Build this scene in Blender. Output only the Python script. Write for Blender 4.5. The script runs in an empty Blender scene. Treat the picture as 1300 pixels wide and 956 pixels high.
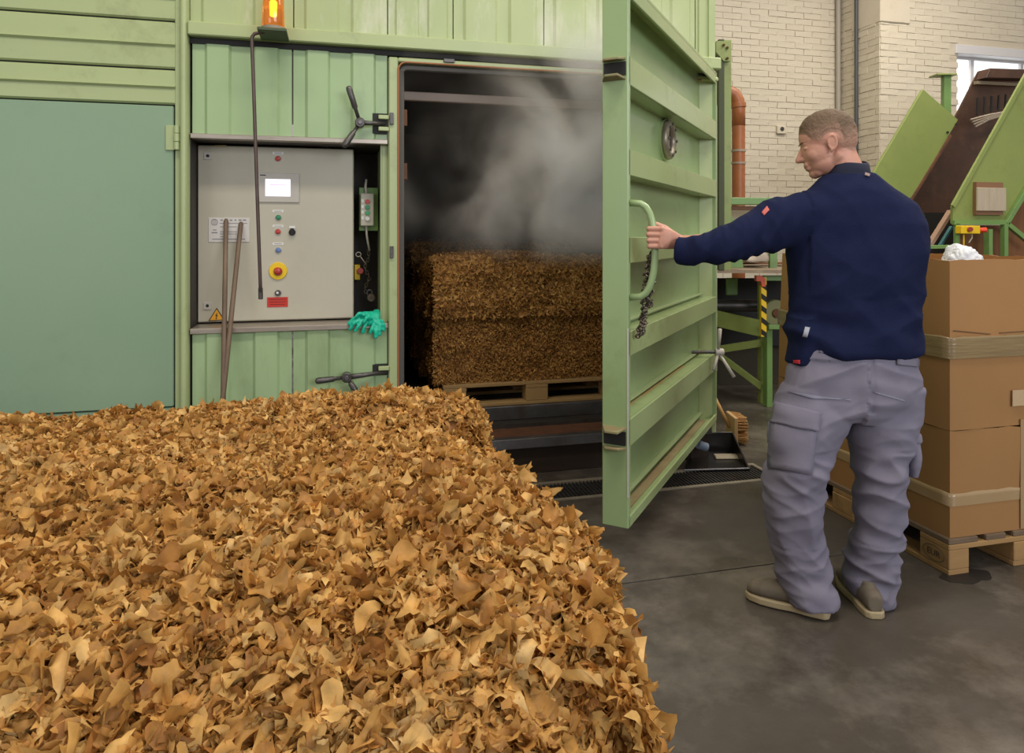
import bpy, math, random
import numpy as np
from mathutils import Vector, Matrix, noise, Quaternion

random.seed(7); RNG = np.random.default_rng(7)
SC = bpy.context.scene
COL = SC.collection
V = Vector
R = math.radians

# ------------------------------------------------------------------ camera, world, lights
FPX, CAMH, HZ = 880.0, 1.36, 298.0            # focal length in px (1300 wide), eye height, horizon row
FW, RT = V((.2453, .9694)), V((.9694, -.2453))
cam = bpy.data.cameras.new('camera'); camo = bpy.data.objects.new('camera', cam); COL.objects.link(camo)
cam.sensor_width = 36; cam.lens = 36 * FPX / 1300
cam.shift_y = -(478 - HZ) / 1300
cam.clip_start = .05
camo.location = (0, 0, CAMH)
camo.rotation_euler = (R(90), 0, -math.atan2(FW.x, FW.y))
SC.camera = camo

SC.view_settings.view_transform = 'Standard'
SC.view_settings.look = 'None'
SC.view_settings.gamma = 1
SC.view_settings.use_curve_mapping = False
SC.view_settings.exposure = 0.0
SC.cycles.volume_bounces = 2

world = bpy.data.worlds.new('world'); SC.world = world; world.use_nodes = True
bg = world.node_tree.nodes['Background']
bg.inputs[0].default_value = (1.0, .93, .84, 1); bg.inputs[1].default_value = .42


def area(name, loc, target, sx, sy, power, color):
    l = bpy.data.lights.new(name, 'AREA'); l.shape = 'RECTANGLE'; l.size = sx; l.size_y = sy
    l.energy = power; l.color = color
    o = bpy.data.objects.new(name, l); COL.objects.link(o); o.location = loc
    o.rotation_euler = (V(target) - V(loc)).to_track_quat('-Z', 'Y').to_euler()
    return o


area('ceiling_lamp_row', (0.2, 1.2, 5.2), (0.2, 1.2, 0), 5.0, .6, 150, (1, .93, .82))
area('ceiling_lamp_row', (4.2, 2.6, 5.2), (4.2, 2.6, 0), 3.0, .6, 105, (1, .92, .80))
area('ceiling_lamp_row', (5.5, 5.0, 5.2), (5.5, 5.0, 0), 3.0, .6, 120, (1, .92, .80))
area('hall_window_light', (3.6, -5.5, 3.4), (1.6, 3.0, 1.3), 5.0, 2.4, 330, (.86, .92, 1.0))
area('hall_window_light', (-4.5, -3.0, 1.9), (-.9, 3.8, .8), 3.0, 2.2, 75, (.84, .93, 1.0))

# ------------------------------------------------------------------ projection helpers on real planes


def PY(px, py, Y):
    """point on the plane y = Y (parallel to the machine front)"""
    u = (px - 650) / FPX
    dx = FW.x + u * RT.x; dy = FW.y + u * RT.y
    t = Y / dy
    return V((dx * t, Y, CAMH - (py - HZ) / FPX * t))


def PD(px, py, d):
    """point at distance d along the view axis"""
    u = (px - 650) / FPX
    p = FW * d + RT * (u * d)
    return V((p.x, p.y, CAMH - (py - HZ) / FPX * d))


def PF(px, py, z=0.0):
    return PD(px, py, FPX * (CAMH - z) / (py - HZ))


A3 = V((FW.x, FW.y, 0)); R3 = V((RT.x, RT.y, 0)); U3 = V((0, 0, 1))

# ------------------------------------------------------------------ materials
MATS = {}


def mat(name, base, rough=.5, metal=0.0, var=None, vscale=3.0, bump=0.0, bscale=40.0, stain=None, sscale=2.0,
        samt=.3, spec=.5, stretch=(1, 1, 1), sthr=(.55, .72), emit=None, estr=0, coat=0.0, trans=0.0, sheen=0.0):
    if name in MATS: return MATS[name]
    m = bpy.data.materials.new(name); m.use_nodes = True
    nt = m.node_tree; n = nt.nodes; L = nt.links
    b = n['Principled BSDF']
    b.inputs['Base Color'].default_value = (*base, 1)
    b.inputs['Roughness'].default_value = rough; b.inputs['Metallic'].default_value = metal
    b.inputs['Specular IOR Level'].default_value = spec
    if coat: b.inputs['Coat Weight'].default_value = coat; b.inputs['Coat Roughness'].default_value = .15
    if trans: b.inputs['Transmission Weight'].default_value = trans
    if sheen: b.inputs['Sheen Weight'].default_value = sheen
    if emit: b.inputs['Emission Color'].default_value = (*emit, 1); b.inputs['Emission Strength'].default_value = estr
    tc = n.new('ShaderNodeTexCoord'); mp = n.new('ShaderNodeMapping'); mp.inputs['Scale'].default_value = stretch
    L.new(tc.outputs['Object'], mp.inputs[0])
    col = None
    if var:
        nz = n.new('ShaderNodeTexNoise'); nz.inputs['Scale'].default_value = vscale; nz.inputs['Detail'].default_value = 6
        nz.inputs['Roughness'].default_value = .65
        L.new(mp.outputs[0], nz.inputs[0])
        rp = n.new('ShaderNodeMapRange'); rp.inputs[1].default_value = .3; rp.inputs[2].default_value = .7
        L.new(nz.outputs[0], rp.inputs[0])
        mx = n.new('ShaderNodeMix'); mx.data_type = 'RGBA'
        mx.inputs[6].default_value = (*base, 1); mx.inputs[7].default_value = (*var, 1)
        L.new(rp.outputs[0], mx.inputs[0]); col = mx.outputs[2]
    if stain:
        nz = n.new('ShaderNodeTexNoise'); nz.inputs['Scale'].default_value = sscale; nz.inputs['Detail'].default_value = 10
        nz.inputs['Roughness'].default_value = .7
        L.new(mp.outputs[0], nz.inputs[0])
        rp = n.new('ShaderNodeMapRange'); rp.inputs[1].default_value = sthr[0]; rp.inputs[2].default_value = sthr[1]
        rp.inputs[4].default_value = samt
        L.new(nz.outputs[0], rp.inputs[0])
        mx = n.new('ShaderNodeMix'); mx.data_type = 'RGBA'
        mx.inputs[6].default_value = (*base, 1); mx.inputs[7].default_value = (*stain, 1)
        if col: L.new(col, mx.inputs[6])
        L.new(rp.outputs[0], mx.inputs[0]); col = mx.outputs[2]
    if col: L.new(col, b.inputs['Base Color'])
    if bump:
        nz = n.new('ShaderNodeTexNoise'); nz.inputs['Scale'].default_value = bscale; nz.inputs['Detail'].default_value = 5
        L.new(mp.outputs[0], nz.inputs[0])
        bp = n.new('ShaderNodeBump'); bp.inputs['Strength'].default_value = 1; bp.inputs['Distance'].default_value = bump
        L.new(nz.outputs[0], bp.inputs['Height']); L.new(bp.outputs[0], b.inputs['Normal'])
    MATS[name] = m
    return m


G_UP = mat('paint_pale_green', (.40, .455, .225), .38, var=(.355, .42, .205), vscale=1.5, stain=(.20, .19, .09), sscale=3, samt=.5, bump=.0006, bscale=6)
G_TOP = mat('paint_faded_green', (.40, .455, .225), .42, var=(.355, .42, .205), vscale=2, stain=(.56, .57, .42), sscale=2.2, samt=.8, stretch=(1.6, 1, .5), sthr=(.52, .66))
G_PANEL = mat('paint_mint_green', (.36, .475, .255), .32, var=(.31, .43, .225), vscale=1.2, stain=(.19, .24, .11), sscale=2.6, samt=.5, stretch=(1, 1, .35), bump=.0008, bscale=5)
G_LEFT = mat('paint_left_green', (.245, .345, .215), .42, var=(.215, .32, .205), vscale=1.0, stain=(.14, .20, .13), sscale=2.6, samt=.25, bump=.001, bscale=3)
G_DOOR = mat('paint_door_green', (.305, .405, .195), .26, var=(.27, .37, .17), vscale=1.5, stain=(.20, .24, .10), sscale=3.5, samt=.4, bump=.0006, bscale=8)
G_RIB = mat('paint_rib_green', (.33, .405, .185), .20, var=(.31, .40, .19), vscale=2, stain=(.22, .20, .08), sscale=4, samt=.45)
G_MACH = mat('paint_machine_green', (.26, .31, .085), .45, var=(.21, .26, .07), vscale=2, stain=(.14, .13, .04), sscale=3.5, samt=.5)
G_FRAME = mat('paint_frame_green', (.17, .30, .085), .45, var=(.14, .25, .07), vscale=3, stain=(.12, .12, .05), sscale=5, samt=.5)
RUST = mat('rust', (.16, .06, .025), .8, var=(.08, .035, .02), vscale=14, bump=.001, bscale=60)
CHIP = mat('worn_edge', (.30, .20, .10), .7, var=(.20, .22, .10), vscale=25)
CHROME = mat('worn_strip_metal', (.46, .41, .35), .38, .7, var=(.36, .30, .25), vscale=6, stretch=(1, 1, 6))
STEEL = mat('dark_steel', (.10, .095, .09), .45, .6, var=(.06, .05, .045), vscale=8, stain=(.14, .07, .03), sscale=5, samt=.6)
STEELB = mat('bluish_steel', (.17, .165, .17), .38, .6, var=(.10, .09, .09), vscale=9, stain=(.12, .06, .03), sscale=6, samt=.5)
CLAMP = mat('clamp_cast_steel', (.13, .12, .115), .38, .6, var=(.07, .06, .055), vscale=30)
BLACK = mat('black', (.012, .011, .010), .7)
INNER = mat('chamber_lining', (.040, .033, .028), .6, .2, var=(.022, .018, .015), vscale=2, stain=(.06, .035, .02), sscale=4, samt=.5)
PLINTH = mat('dark_plinth', (.04, .022, .014), .55, var=(.022, .014, .010), vscale=6, stretch=(1, 1, 5))
BEIGE = mat('cabinet_beige', (.50, .46, .36), .42, var=(.46, .42, .33), vscale=2, stain=(.36, .31, .23), sscale=3, samt=.3)
WHITE = mat('white_plastic', (.72, .70, .66), .5)
PLATE = mat('name_plate_white', (.62, .58, .54), .4)
GREYP = mat('bezel_grey', (.48, .44, .39), .45)
PRINT = mat('print_grey', (.24, .22, .24), .6)
SCREEN = mat('screen', (.8, .8, .9), .3, emit=(.93, .92, 1), estr=1.1)
SCRTXT = mat('screen_text', (.8, .4, .7), .4, emit=(.95, .5, .85), estr=.8)
REDP = mat('red_plastic', (.45, .04, .03), .35)
REDL = mat('red_label', (.52, .035, .02), .4)
GREENP = mat('green_plastic', (.03, .22, .10), .35)
BLUEP = mat('blue_plastic', (.12, .20, .42), .35)
YEL = mat('yellow_plastic', (.80, .52, .01), .4)
ORG = mat('warning_orange', (.78, .36, .02), .5)
GLOVE = mat('turquoise_rubber', (.01, .48, .30), .38, var=(.01, .40, .25), vscale=20, spec=.4)
STICK = mat('weathered_stick', (.20, .13, .08), .6, var=(.11, .07, .045), vscale=12, stretch=(1, 1, .15))
RODM = mat('iron_rod', (.13, .09, .08), .45, .5, var=(.09, .06, .05), vscale=15)
AMBER = mat('amber_lens', (.75, .26, .04), .10, trans=.75, emit=(1, .30, .02), estr=.10)
BULB = mat('lit_bulb', (1, .5, .1), .4, emit=(1, .60, .08), estr=4)
WOOD = mat('pallet_wood', (.40, .23, .085), .75, var=(.27, .15, .06), vscale=7, stretch=(.2, 1, 1), bump=.001, bscale=40, stain=(.12, .07, .04), sscale=5, samt=.6)
WOODD = mat('pallet_wood_weathered', (.20, .13, .075), .8, var=(.12, .08, .05), vscale=7, stretch=(1, .2, 1), bump=.001, bscale=40)
WOODI = mat('chamber_pallet_wood', (.42, .26, .10), .75, var=(.33, .19, .07), vscale=7, stretch=(.2, 1, 1), bump=.001, bscale=40)
CARD = mat('cardboard', (.35, .175, .058), .78, var=(.31, .155, .052), vscale=2.2, stain=(.26, .13, .05), sscale=3, samt=.3, bump=.0006, bscale=20, stretch=(1, 1, .4))
CARDU = mat('cardboard_upper', (.37, .185, .062), .78, var=(.34, .17, .058), vscale=2, stain=(.28, .14, .05), sscale=3, samt=.3, bump=.0008, bscale=14)
TAPE = mat('brown_packing_tape', (.29, .20, .095), .22, var=(.22, .15, .07), vscale=5, stretch=(1, 1, 16), bump=.002, bscale=7, coat=.3)
BAG = mat('white_bag_film', (.74, .75, .78), .35, trans=.1)
LINK = mat('chain_metal', (.20, .17, .14), .4, .8, var=(.10, .07, .05), vscale=60)
PAINTW = (.56, .49, .38)
BRICKM = mat('painted_brick', PAINTW, .72, var=(.61, .545, .43), vscale=5, stain=(.42, .33, .22), sscale=6, samt=.4, bump=.004, bscale=28, stretch=(.5, .5, 1.6))
MORTAR = mat('painted_mortar', (.53, .46, .355), .85, var=(.57, .50, .39), vscale=7, stain=(.20, .14, .08), sscale=2.2, samt=.95, stretch=(.35, .35, 2.2), bump=.003, bscale=20)
PLASTER = mat('painted_plaster', (.60, .53, .42), .75, var=(.56, .49, .38), vscale=3, stain=(.40, .31, .20), sscale=3, samt=.4, bump=.002, bscale=10)
PIPEO = mat('terracotta_pipe', (.36, .115, .035), .42, var=(.27, .09, .03), vscale=9, stain=(.25, .17, .10), sscale=6, samt=.6)
BROWN = mat('brown_chute', (.085, .038, .020), .5, var=(.045, .02, .012), vscale=5, stain=(.16, .08, .04), sscale=6, samt=.5)
BROWNP = mat('brown_panel', (.22, .09, .03), .6, var=(.15, .06, .02), vscale=6, stretch=(3, 3, .5))
GLASSW = mat('window_daylight', (.8, .85, .9), .2, emit=(.93, .96, 1), estr=1.35)
FRAMEW = mat('window_frame_paint', (.60, .58, .58), .5)
TEAL = mat('teal_bar', (.06, .20, .22), .5)
SWEAT = mat('navy_fleece', (.008, .0115, .040), .95, var=(.012, .016, .050), vscale=9, bump=.0010, bscale=260, spec=.15)
TROU = mat('grey_violet_twill', (.215, .195, .245), .85, var=(.185, .17, .22), vscale=6, bump=.0005, bscale=300, spec=.2)
TROUD = mat('trouser_seam', (.15, .145, .21), .9)
SKIN = mat('skin', (.56, .285, .20), .5, var=(.50, .23, .16), vscale=14, bump=.0006, bscale=90)
SHOE = mat('tan_suede', (.16, .125, .085), .85, var=(.11, .09, .065), vscale=12)
SOLE = mat('sole_rubber', (.36, .28, .16), .7)
CANVAS = mat('folded_sack', (.50, .42, .34), .8)
BROOM = mat('broom_wood', (.55, .32, .12), .7, var=(.45, .25, .09), vscale=12)

# floor concrete: wet / worn patches are real stains of the slab
FLOORM = mat('concrete', (.088, .073, .057), .38, var=(.050, .041, .032), vscale=1.5, stain=(.19, .165, .135), sscale=1.15, samt=.8, sthr=(.49, .66), bump=.0015, bscale=22, spec=.4)
nt = FLOORM.node_tree
_b = nt.nodes['Principled BSDF']
_n = nt.nodes.new('ShaderNodeTexNoise'); _n.inputs['Scale'].default_value = 1.6; _n.inputs['Detail'].default_value = 8
_m = nt.nodes.new('ShaderNodeMapRange'); _m.inputs[1].default_value = .4; _m.inputs[2].default_value = .62
_m.inputs[3].default_value = .24; _m.inputs[4].default_value = .6
_t = nt.nodes.new('ShaderNodeTexCoord')
nt.links.new(_t.outputs['Object'], _n.inputs[0]); nt.links.new(_n.outputs[0], _m.inputs[0]); nt.links.new(_m.outputs[0], _b.inputs['Roughness'])


def leaf_mat(name, ramp, transl=.25, rough=.55):
    m = bpy.data.materials.new(name); m.use_nodes = True
    nt = m.node_tree; n = nt.nodes; L = nt.links; b = n['Principled BSDF']
    g = n.new('ShaderNodeNewGeometry'); oi = n.new('ShaderNodeObjectInfo')
    ad = n.new('ShaderNodeMath'); ad.operation = 'ADD'; fr = n.new('ShaderNodeMath'); fr.operation = 'FRACT'
    L.new(g.outputs['Random Per Island'], ad.inputs[0]); L.new(oi.outputs['Random'], ad.inputs[1]); L.new(ad.outputs[0], fr.inputs[0])
    cr = n.new('ShaderNodeValToRGB'); cr.color_ramp.elements[0].position = ramp[0][0]; cr.color_ramp.elements[0].color = (*ramp[0][1], 1)
    cr.color_ramp.elements[1].position = ramp[-1][0]; cr.color_ramp.elements[1].color = (*ramp[-1][1], 1)
    for p, c in ramp[1:-1]:
        e = cr.color_ramp.elements.new(p); e.color = (*c, 1)
    pt = n.new('ShaderNodeTexCoord'); pn = n.new('ShaderNodeTexNoise'); pn.inputs['Scale'].default_value = 9; pn.inputs['Detail'].default_value = 3
    L.new(pt.outputs['Object'], pn.inputs[0])
    pm_ = n.new('ShaderNodeMath'); pm_.operation = 'MULTIPLY_ADD'; pm_.inputs[1].default_value = 1.5; pm_.inputs[2].default_value = -.28
    L.new(pn.outputs[0], pm_.inputs[0])
    pa = n.new('ShaderNodeMix'); pa.data_type = 'FLOAT'; pa.inputs[0].default_value = .42
    L.new(fr.outputs[0], pa.inputs[2]); L.new(pm_.outputs[0], pa.inputs[3]); L.new(pa.outputs[0], cr.inputs[0])
    tc = n.new('ShaderNodeTexCoord'); nz = n.new('ShaderNodeTexNoise'); nz.inputs['Scale'].default_value = 45; nz.inputs['Detail'].default_value = 4
    L.new(tc.outputs['Object'], nz.inputs[0])
    mr = n.new('ShaderNodeMapRange'); mr.inputs[1].default_value = .3; mr.inputs[2].default_value = .7; mr.inputs[3].default_value = .60; mr.inputs[4].default_value = 1.2
    L.new(nz.outputs[0], mr.inputs[0])
    mx = n.new('ShaderNodeVectorMath'); mx.operation = 'SCALE'
    L.new(cr.outputs[0], mx.inputs[0]); L.new(mr.outputs[0], mx.inputs['Scale']); L.new(mx.outputs[0], b.inputs['Base Color'])
    b.inputs['Roughness'].default_value = rough; b.inputs['Specular IOR Level'].default_value = .3
    tr = n.new('ShaderNodeBsdfTranslucent'); L.new(mx.outputs[0], tr.inputs[0])
    ms = n.new('ShaderNodeMixShader'); ms.inputs[0].default_value = transl
    out = n['Material Output']
    L.new(b.outputs[0], ms.inputs[1]); L.new(tr.outputs[0], ms.inputs[2]); L.new(ms.outputs[0], out.inputs[0])
    bp = n.new('ShaderNodeBump'); bp.inputs['Distance'].default_value = .0015
    L.new(nz.outputs[0], bp.inputs['Height']); L.new(bp.outputs[0], b.inputs['Normal'])
    return m


LEAF = leaf_mat('tobacco_leaf', [(0, (.17, .058, .015)), (.16, (.35, .145, .032)), (.4, (.53, .265, .065)), (.7, (.68, .40, .12)), (.9, (.80, .55, .24)), (1, (.80, .44, .06))])
LEAFD = leaf_mat('damp_tobacco', [(0, (.16, .06, .014)), (.3, (.32, .135, .028)), (.6, (.48, .23, .05)), (.85, (.60, .34, .09)), (1, (.70, .46, .18))], .1)
CORE = mat('packed_tobacco', (.30, .125, .032), .8, var=(.18, .07, .018), vscale=18, bump=.01, bscale=30)

# ------------------------------------------------------------------ mesh builder


class MB:
    def __init__(s): s.v = []; s.f = []

    def add(s, vs, fs):
        o = len(s.v); s.v += [tuple(p) for p in vs]; s.f += [tuple(i + o for i in f) for f in fs]; return s

    def box(s, a, b):
        x0, x1 = sorted((a[0], b[0])); y0, y1 = sorted((a[1], b[1])); z0, z1 = sorted((a[2], b[2]))
        return s.add([(x0, y0, z0), (x1, y0, z0), (x1, y1, z0), (x0, y1, z0), (x0, y0, z1), (x1, y0, z1), (x1, y1, z1), (x0, y1, z1)],
                     [(0, 3, 2, 1), (4, 5, 6, 7), (0, 1, 5, 4), (1, 2, 6, 5), (2, 3, 7, 6), (3, 0, 4, 7)])

    def obox(s, c, ax, ay, az):
        c, ax, ay, az = V(c), V(ax), V(ay), V(az)
        if ax.cross(ay).dot(az) < 0: ax = -ax
        vs = [c + ax * i + ay * j + az * k for k in (-1, 1) for (i, j) in ((-1, -1), (1, -1), (1, 1), (-1, 1))]
        return s.add(vs, [(0, 3, 2, 1), (4, 5, 6, 7), (0, 1, 5, 4), (1, 2, 6, 5), (2, 3, 7, 6), (3, 0, 4, 7)])

    def bar(s, p, q, w, h, up=(0, 0, 1)):
        p, q, up = V(p), V(q), V(up)
        d = (q - p); l = d.length; d.normalize()
        a = d.cross(up); a.normalize() if a.length > 1e-6 else None
        if a.length < 1e-6: a = V((1, 0, 0))
        b = a.cross(d)
        return s.obox((p + q) / 2, a * w / 2, d * l / 2, b * h / 2)

    def tube(s, pts, r, n=10, caps=True):
        pts = [V(p) for p in pts]; rs = r if isinstance(r, (list, tuple)) else [r] * len(pts)
        t0 = (pts[1] - pts[0]).normalized()
        a = t0.orthogonal().normalized(); vs = []; prev = t0
        for i, p in enumerate(pts):
            t = (pts[min(i + 1, len(pts) - 1)] - pts[max(i - 1, 0)]).normalized()
            a = (a - t * a.dot(t)).normalized(); b = t.cross(a)
            vs += [p + (a * math.cos(2 * math.pi * k / n) + b * math.sin(2 * math.pi * k / n)) * rs[i] for k in range(n)]
        fs = [(i * n + k, i * n + (k + 1) % n, (i + 1) * n + (k + 1) % n, (i + 1) * n + k) for i in range(len(pts) - 1) for k in range(n)]
        if caps:
            fs.append(tuple(reversed(range(n)))); fs.append(tuple((len(pts) - 1) * n + k for k in range(n)))
        return s.add(vs, fs)

    def cyl(s, p, q, r0, r1=None, n=20): return s.tube([p, q], [r0, r0 if r1 is None else r1], n)

    def prism(s, poly, ext):
        ext = V(ext); poly = [V(p) for p in poly]; n = len(poly)
        nrm = V((0, 0, 0))
        for i in range(n): nrm += poly[i].cross(poly[(i + 1) % n])
        if nrm.dot(ext) < 0: poly.reverse()
        vs = poly + [p + ext for p in poly]
        fs = [tuple(reversed(range(n))), tuple(range(n, 2 * n))] + [(i, (i + 1) % n, n + (i + 1) % n, n + i) for i in range(n)]
        return s.add(vs, fs)

    def ell(s, c, ax, ay, az, seg=20, rings=12):
        c, ax, ay, az = V(c), V(ax), V(ay), V(az)
        if ax.cross(ay).dot(az) < 0: ax = -ax
        vs = [c - az]
        for i in range(1, rings):
            ph = -math.pi / 2 + math.pi * i / rings
            for k in range(seg):
                th = 2 * math.pi * k / seg
                vs.append(c + ax * math.cos(ph) * math.cos(th) + ay * math.cos(ph) * math.sin(th) + az * math.sin(ph))
        vs.append(c + az); e = len(vs) - 1
        fs = [(0, 1 + (k + 1) % seg, 1 + k) for k in range(seg)]
        for i in range(rings - 2):
            fs += [(1 + i * seg + k, 1 + i * seg + (k + 1) % seg, 1 + (i + 1) * seg + (k + 1) % seg, 1 + (i + 1) * seg + k) for k in range(seg)]
        fs += [(e, 1 + (rings - 2) * seg + k, 1 + (rings - 2) * seg + (k + 1) % seg) for k in range(seg)]
        return s.add(vs, fs)

    def sph(s, c, r, seg=16, rings=10): return s.ell(c, (r, 0, 0), (0, r, 0), (0, 0, r), seg, rings)

    def caps(s, p, q, r0, r1=None, n=14):
        """capsule with rounded ends"""
        r1 = r0 if r1 is None else r1
        p, q = V(p), V(q); d = (q - p).normalized(); pts = []; rs = []
        for k in range(4):
            a = math.pi / 2 * (1 - k / 4); pts.append(p - d * r0 * math.sin(a)); rs.append(max(r0 * math.cos(a), r0 * .05))
        pts += [p, q]; rs += [r0, r1]
        for k in range(1, 5):
            a = math.pi / 2 * k / 4; pts.append(q + d * r1 * math.sin(a)); rs.append(max(r1 * math.cos(a), r1 * .05))
        return s.tube(pts, rs, n)

    def torus(s, c, ax, ay, r, n=16, m=8):
        """ring through c with half axes ax, ay and tube radius r"""
        c, ax, ay = V(c), V(ax), V(ay); nz = ax.cross(ay).normalized(); vs = []
        for i in range(n):
            t = 2 * math.pi * i / n; p = ax * math.cos(t) + ay * math.sin(t); o = p.normalized()
            vs += [c + p + (o * math.cos(2 * math.pi * k / m) + nz * math.sin(2 * math.pi * k / m)) * r for k in range(m)]
        fs = [(i * m + k, ((i + 1) % n) * m + k, ((i + 1) % n) * m + (k + 1) % m, i * m + (k + 1) % m) for i in range(n) for k in range(m)]
        return s.add(vs, fs)

    def loft(s, rings, n=28, e=2.3):
        """rings: (centre, half vector a, half vector b); superellipse sections, capped"""
        vs = []
        for c, a, b in rings:
            c, a, b = V(c), V(a), V(b)
            for k in range(n):
                t = 2 * math.pi * k / n; ct, st = math.cos(t), math.sin(t)
                vs.append(c + a * math.copysign(abs(ct) ** (2 / e), ct) + b * math.copysign(abs(st) ** (2 / e), st))
        m = len(rings)
        fs = [(i * n + k, i * n + (k + 1) % n, (i + 1) * n + (k + 1) % n, (i + 1) * n + k) for i in range(m - 1) for k in range(n)]
        fs.append(tuple(reversed(range(n)))); fs.append(tuple((m - 1) * n + k for k in range(n)))
        return s.add(vs, fs)

    def mesh(s, name):
        me = bpy.data.meshes.new(name); me.from_pydata(s.v, [], s.f); me.update(); return me

    def build(s, name, m, parent=None, bevel=0, smooth=False, seg=1):
        return link(name, s.mesh(name), m, parent, bevel, smooth, seg)


def link(name, me, m, parent=None, bevel=0, smooth=False, seg=1):
    o = bpy.data.objects.new(name, me); COL.objects.link(o)
    if m: me.materials.append(m)
    if parent:
        o.parent = parent
        if parent.type == 'EMPTY': o.matrix_parent_inverse = parent.matrix_basis.inverted()
    if bevel:
        b = o.modifiers.new('bevel', 'BEVEL'); b.width = bevel; b.segments = seg; b.limit_method = 'ANGLE'; b.angle_limit = R(40)
    if smooth:
        me.polygons.foreach_set('use_smooth', [True] * len(me.polygons))
        if smooth == 'auto':
            es = me.attributes.new('sharp_edge', 'BOOLEAN', 'EDGE')
            import bmesh
            bm = bmesh.new(); bm.from_mesh(me); bm.edges.ensure_lookup_table()
            es_vals = [(len(e.link_faces) == 2 and e.calc_face_angle(0) > R(35)) for e in bm.edges]
            bm.free(); es.data.foreach_set('value', es_vals)
    return o


def thing(name, loc, label, cat, group=None):
    o = bpy.data.objects.new(name, None); COL.objects.link(o); o.location = loc; o.empty_display_size = .1
    o.matrix_basis = Matrix.Translation(V(loc))
    return tag(o, label, cat, group)


def tag(o, label, cat, group=None):
    o['label'] = label; o['category'] = cat
    if group: o['group'] = group
    return o


def copy_tree(o, parent=None):
    c = o.copy(); COL.objects.link(c)
    if parent: c.parent = parent
    for ch in o.children: copy_tree(ch, c)
    return c


def remesh(mb, vox, smooth=2, fac=.5):
    me = mb.mesh('tmp'); o = bpy.data.objects.new('tmp', me); COL.objects.link(o)
    r = o.modifiers.new('r', 'REMESH'); r.mode = 'VOXEL'; r.voxel_size = vox; r.adaptivity = 0
    if smooth: s_ = o.modifiers.new('s', 'SMOOTH'); s_.factor = fac; s_.iterations = smooth
    dg = bpy.context.evaluated_depsgraph_get(); ev = o.evaluated_get(dg)
    out = bpy.data.meshes.new_from_object(ev, depsgraph=dg)
    bpy.data.objects.remove(o); bpy.data.meshes.remove(me)
    return out


def displace(me, fn):
    n = len(me.vertices); co = np.empty(n * 3); me.vertices.foreach_get('co', co); co = co.reshape(-1, 3)
    no = np.empty(n * 3); me.vertices.foreach_get('normal', no); no = no.reshape(-1, 3)
    for i in range(n):
        co[i] += no[i] * fn(V(co[i]), V(no[i]))
    me.vertices.foreach_set('co', co.ravel()); me.update()


# ================================================================== SETTING
D = 3.80                      # plane of the machine front
fl = MB().box((-6, -5, -.12), (14, 12, -.012)).build('floor', mat('joint_dark', (.02, .018, .016), .9)); fl['kind'] = 'structure'
xs = [-6, -3.4, -.4, 2.9, 6.2, 10, 14]; ys = [-5, -2.4, .0, 2.513, 3.375]
for j in range(len(ys) - 1):
    for i in range(len(xs) - 1):
        g = .004
        MB().box((xs[i] + g, ys[j] + g, -.1), (xs[i + 1] - g, ys[j + 1] - g, 0)).build('slab', FLOORM, fl)
# beyond the drain
MB().box((-6, 3.645, -.1), (14, 12, 0)).build('slab', FLOORM, fl)
MB().box((2.40, 3.375, -.1), (14, 3.645, 0)).build('slab', FLOORM, fl)
MB().box((-6, 3.375, -.1), (-1.6, 3.645, 0)).build('slab', FLOORM, fl)

# brick walls
BV = []
for k in range(5):
    m_ = MB().box((-.1215, -.007, -.0352), (.1215, .01, .0352)); me = m_.mesh('brick'); me.materials.append(BRICKM)
    for v in me.vertices: v.co += V((random.uniform(-.004, .004), random.uniform(-.004, .003), random.uniform(-.004, .004)))
    BV.append(me)
BW, BH = .25, .075


def brick_face(parent, o0, du, nrm, w, z0, z1, budget, skip=None, split=None):
    """individual bricks within split=(u0,u1,z0,z1), the rest joined"""
    rest = MB(); cnt = 0; rows = int((z1 - z0) / BH); ang = math.atan2(du[1], du[0])
    for r in range(rows):
        z = z0 + (r + .5) * BH; off = (r % 2) * BW / 2; u = -off + BW / 2
        while u < w + BW / 2:
            a, b = max(u - BW / 2 + .003, 0), min(u + BW / 2 - .003, w)
            if b - a > .03 and not (skip and skip((a + b) / 2, z)):
                c = V(o0) + V(du) * ((a + b) / 2); c.z = z
                j = random.uniform(-.004, .003)
                full = (b - a) > BW - .03
                if cnt < budget and split and split[0] <= u <= split[1] and split[2] <= z <= split[3]:
                    o = bpy.data.objects.new('brick', random.choice(BV)); COL.objects.link(o)
                    o.location = c + V(nrm) * j; o.rotation_euler = (random.uniform(-.012, .012), random.uniform(-.01, .01), ang)
                    o.scale = ((b - a) / (BW - .007), 1, 1); o.parent = parent; cnt += 1
                else:
                    rest.obox(c + V(nrm) * (j + .004), V(du) * (b - a) / 2, V(nrm) * .003, (0, 0, .0352))
            u += BW
    if rest.v:
        o = rest.build('brickwork', BRICKM, parent); o['kind'] = 'stuff'
    return cnt


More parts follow.
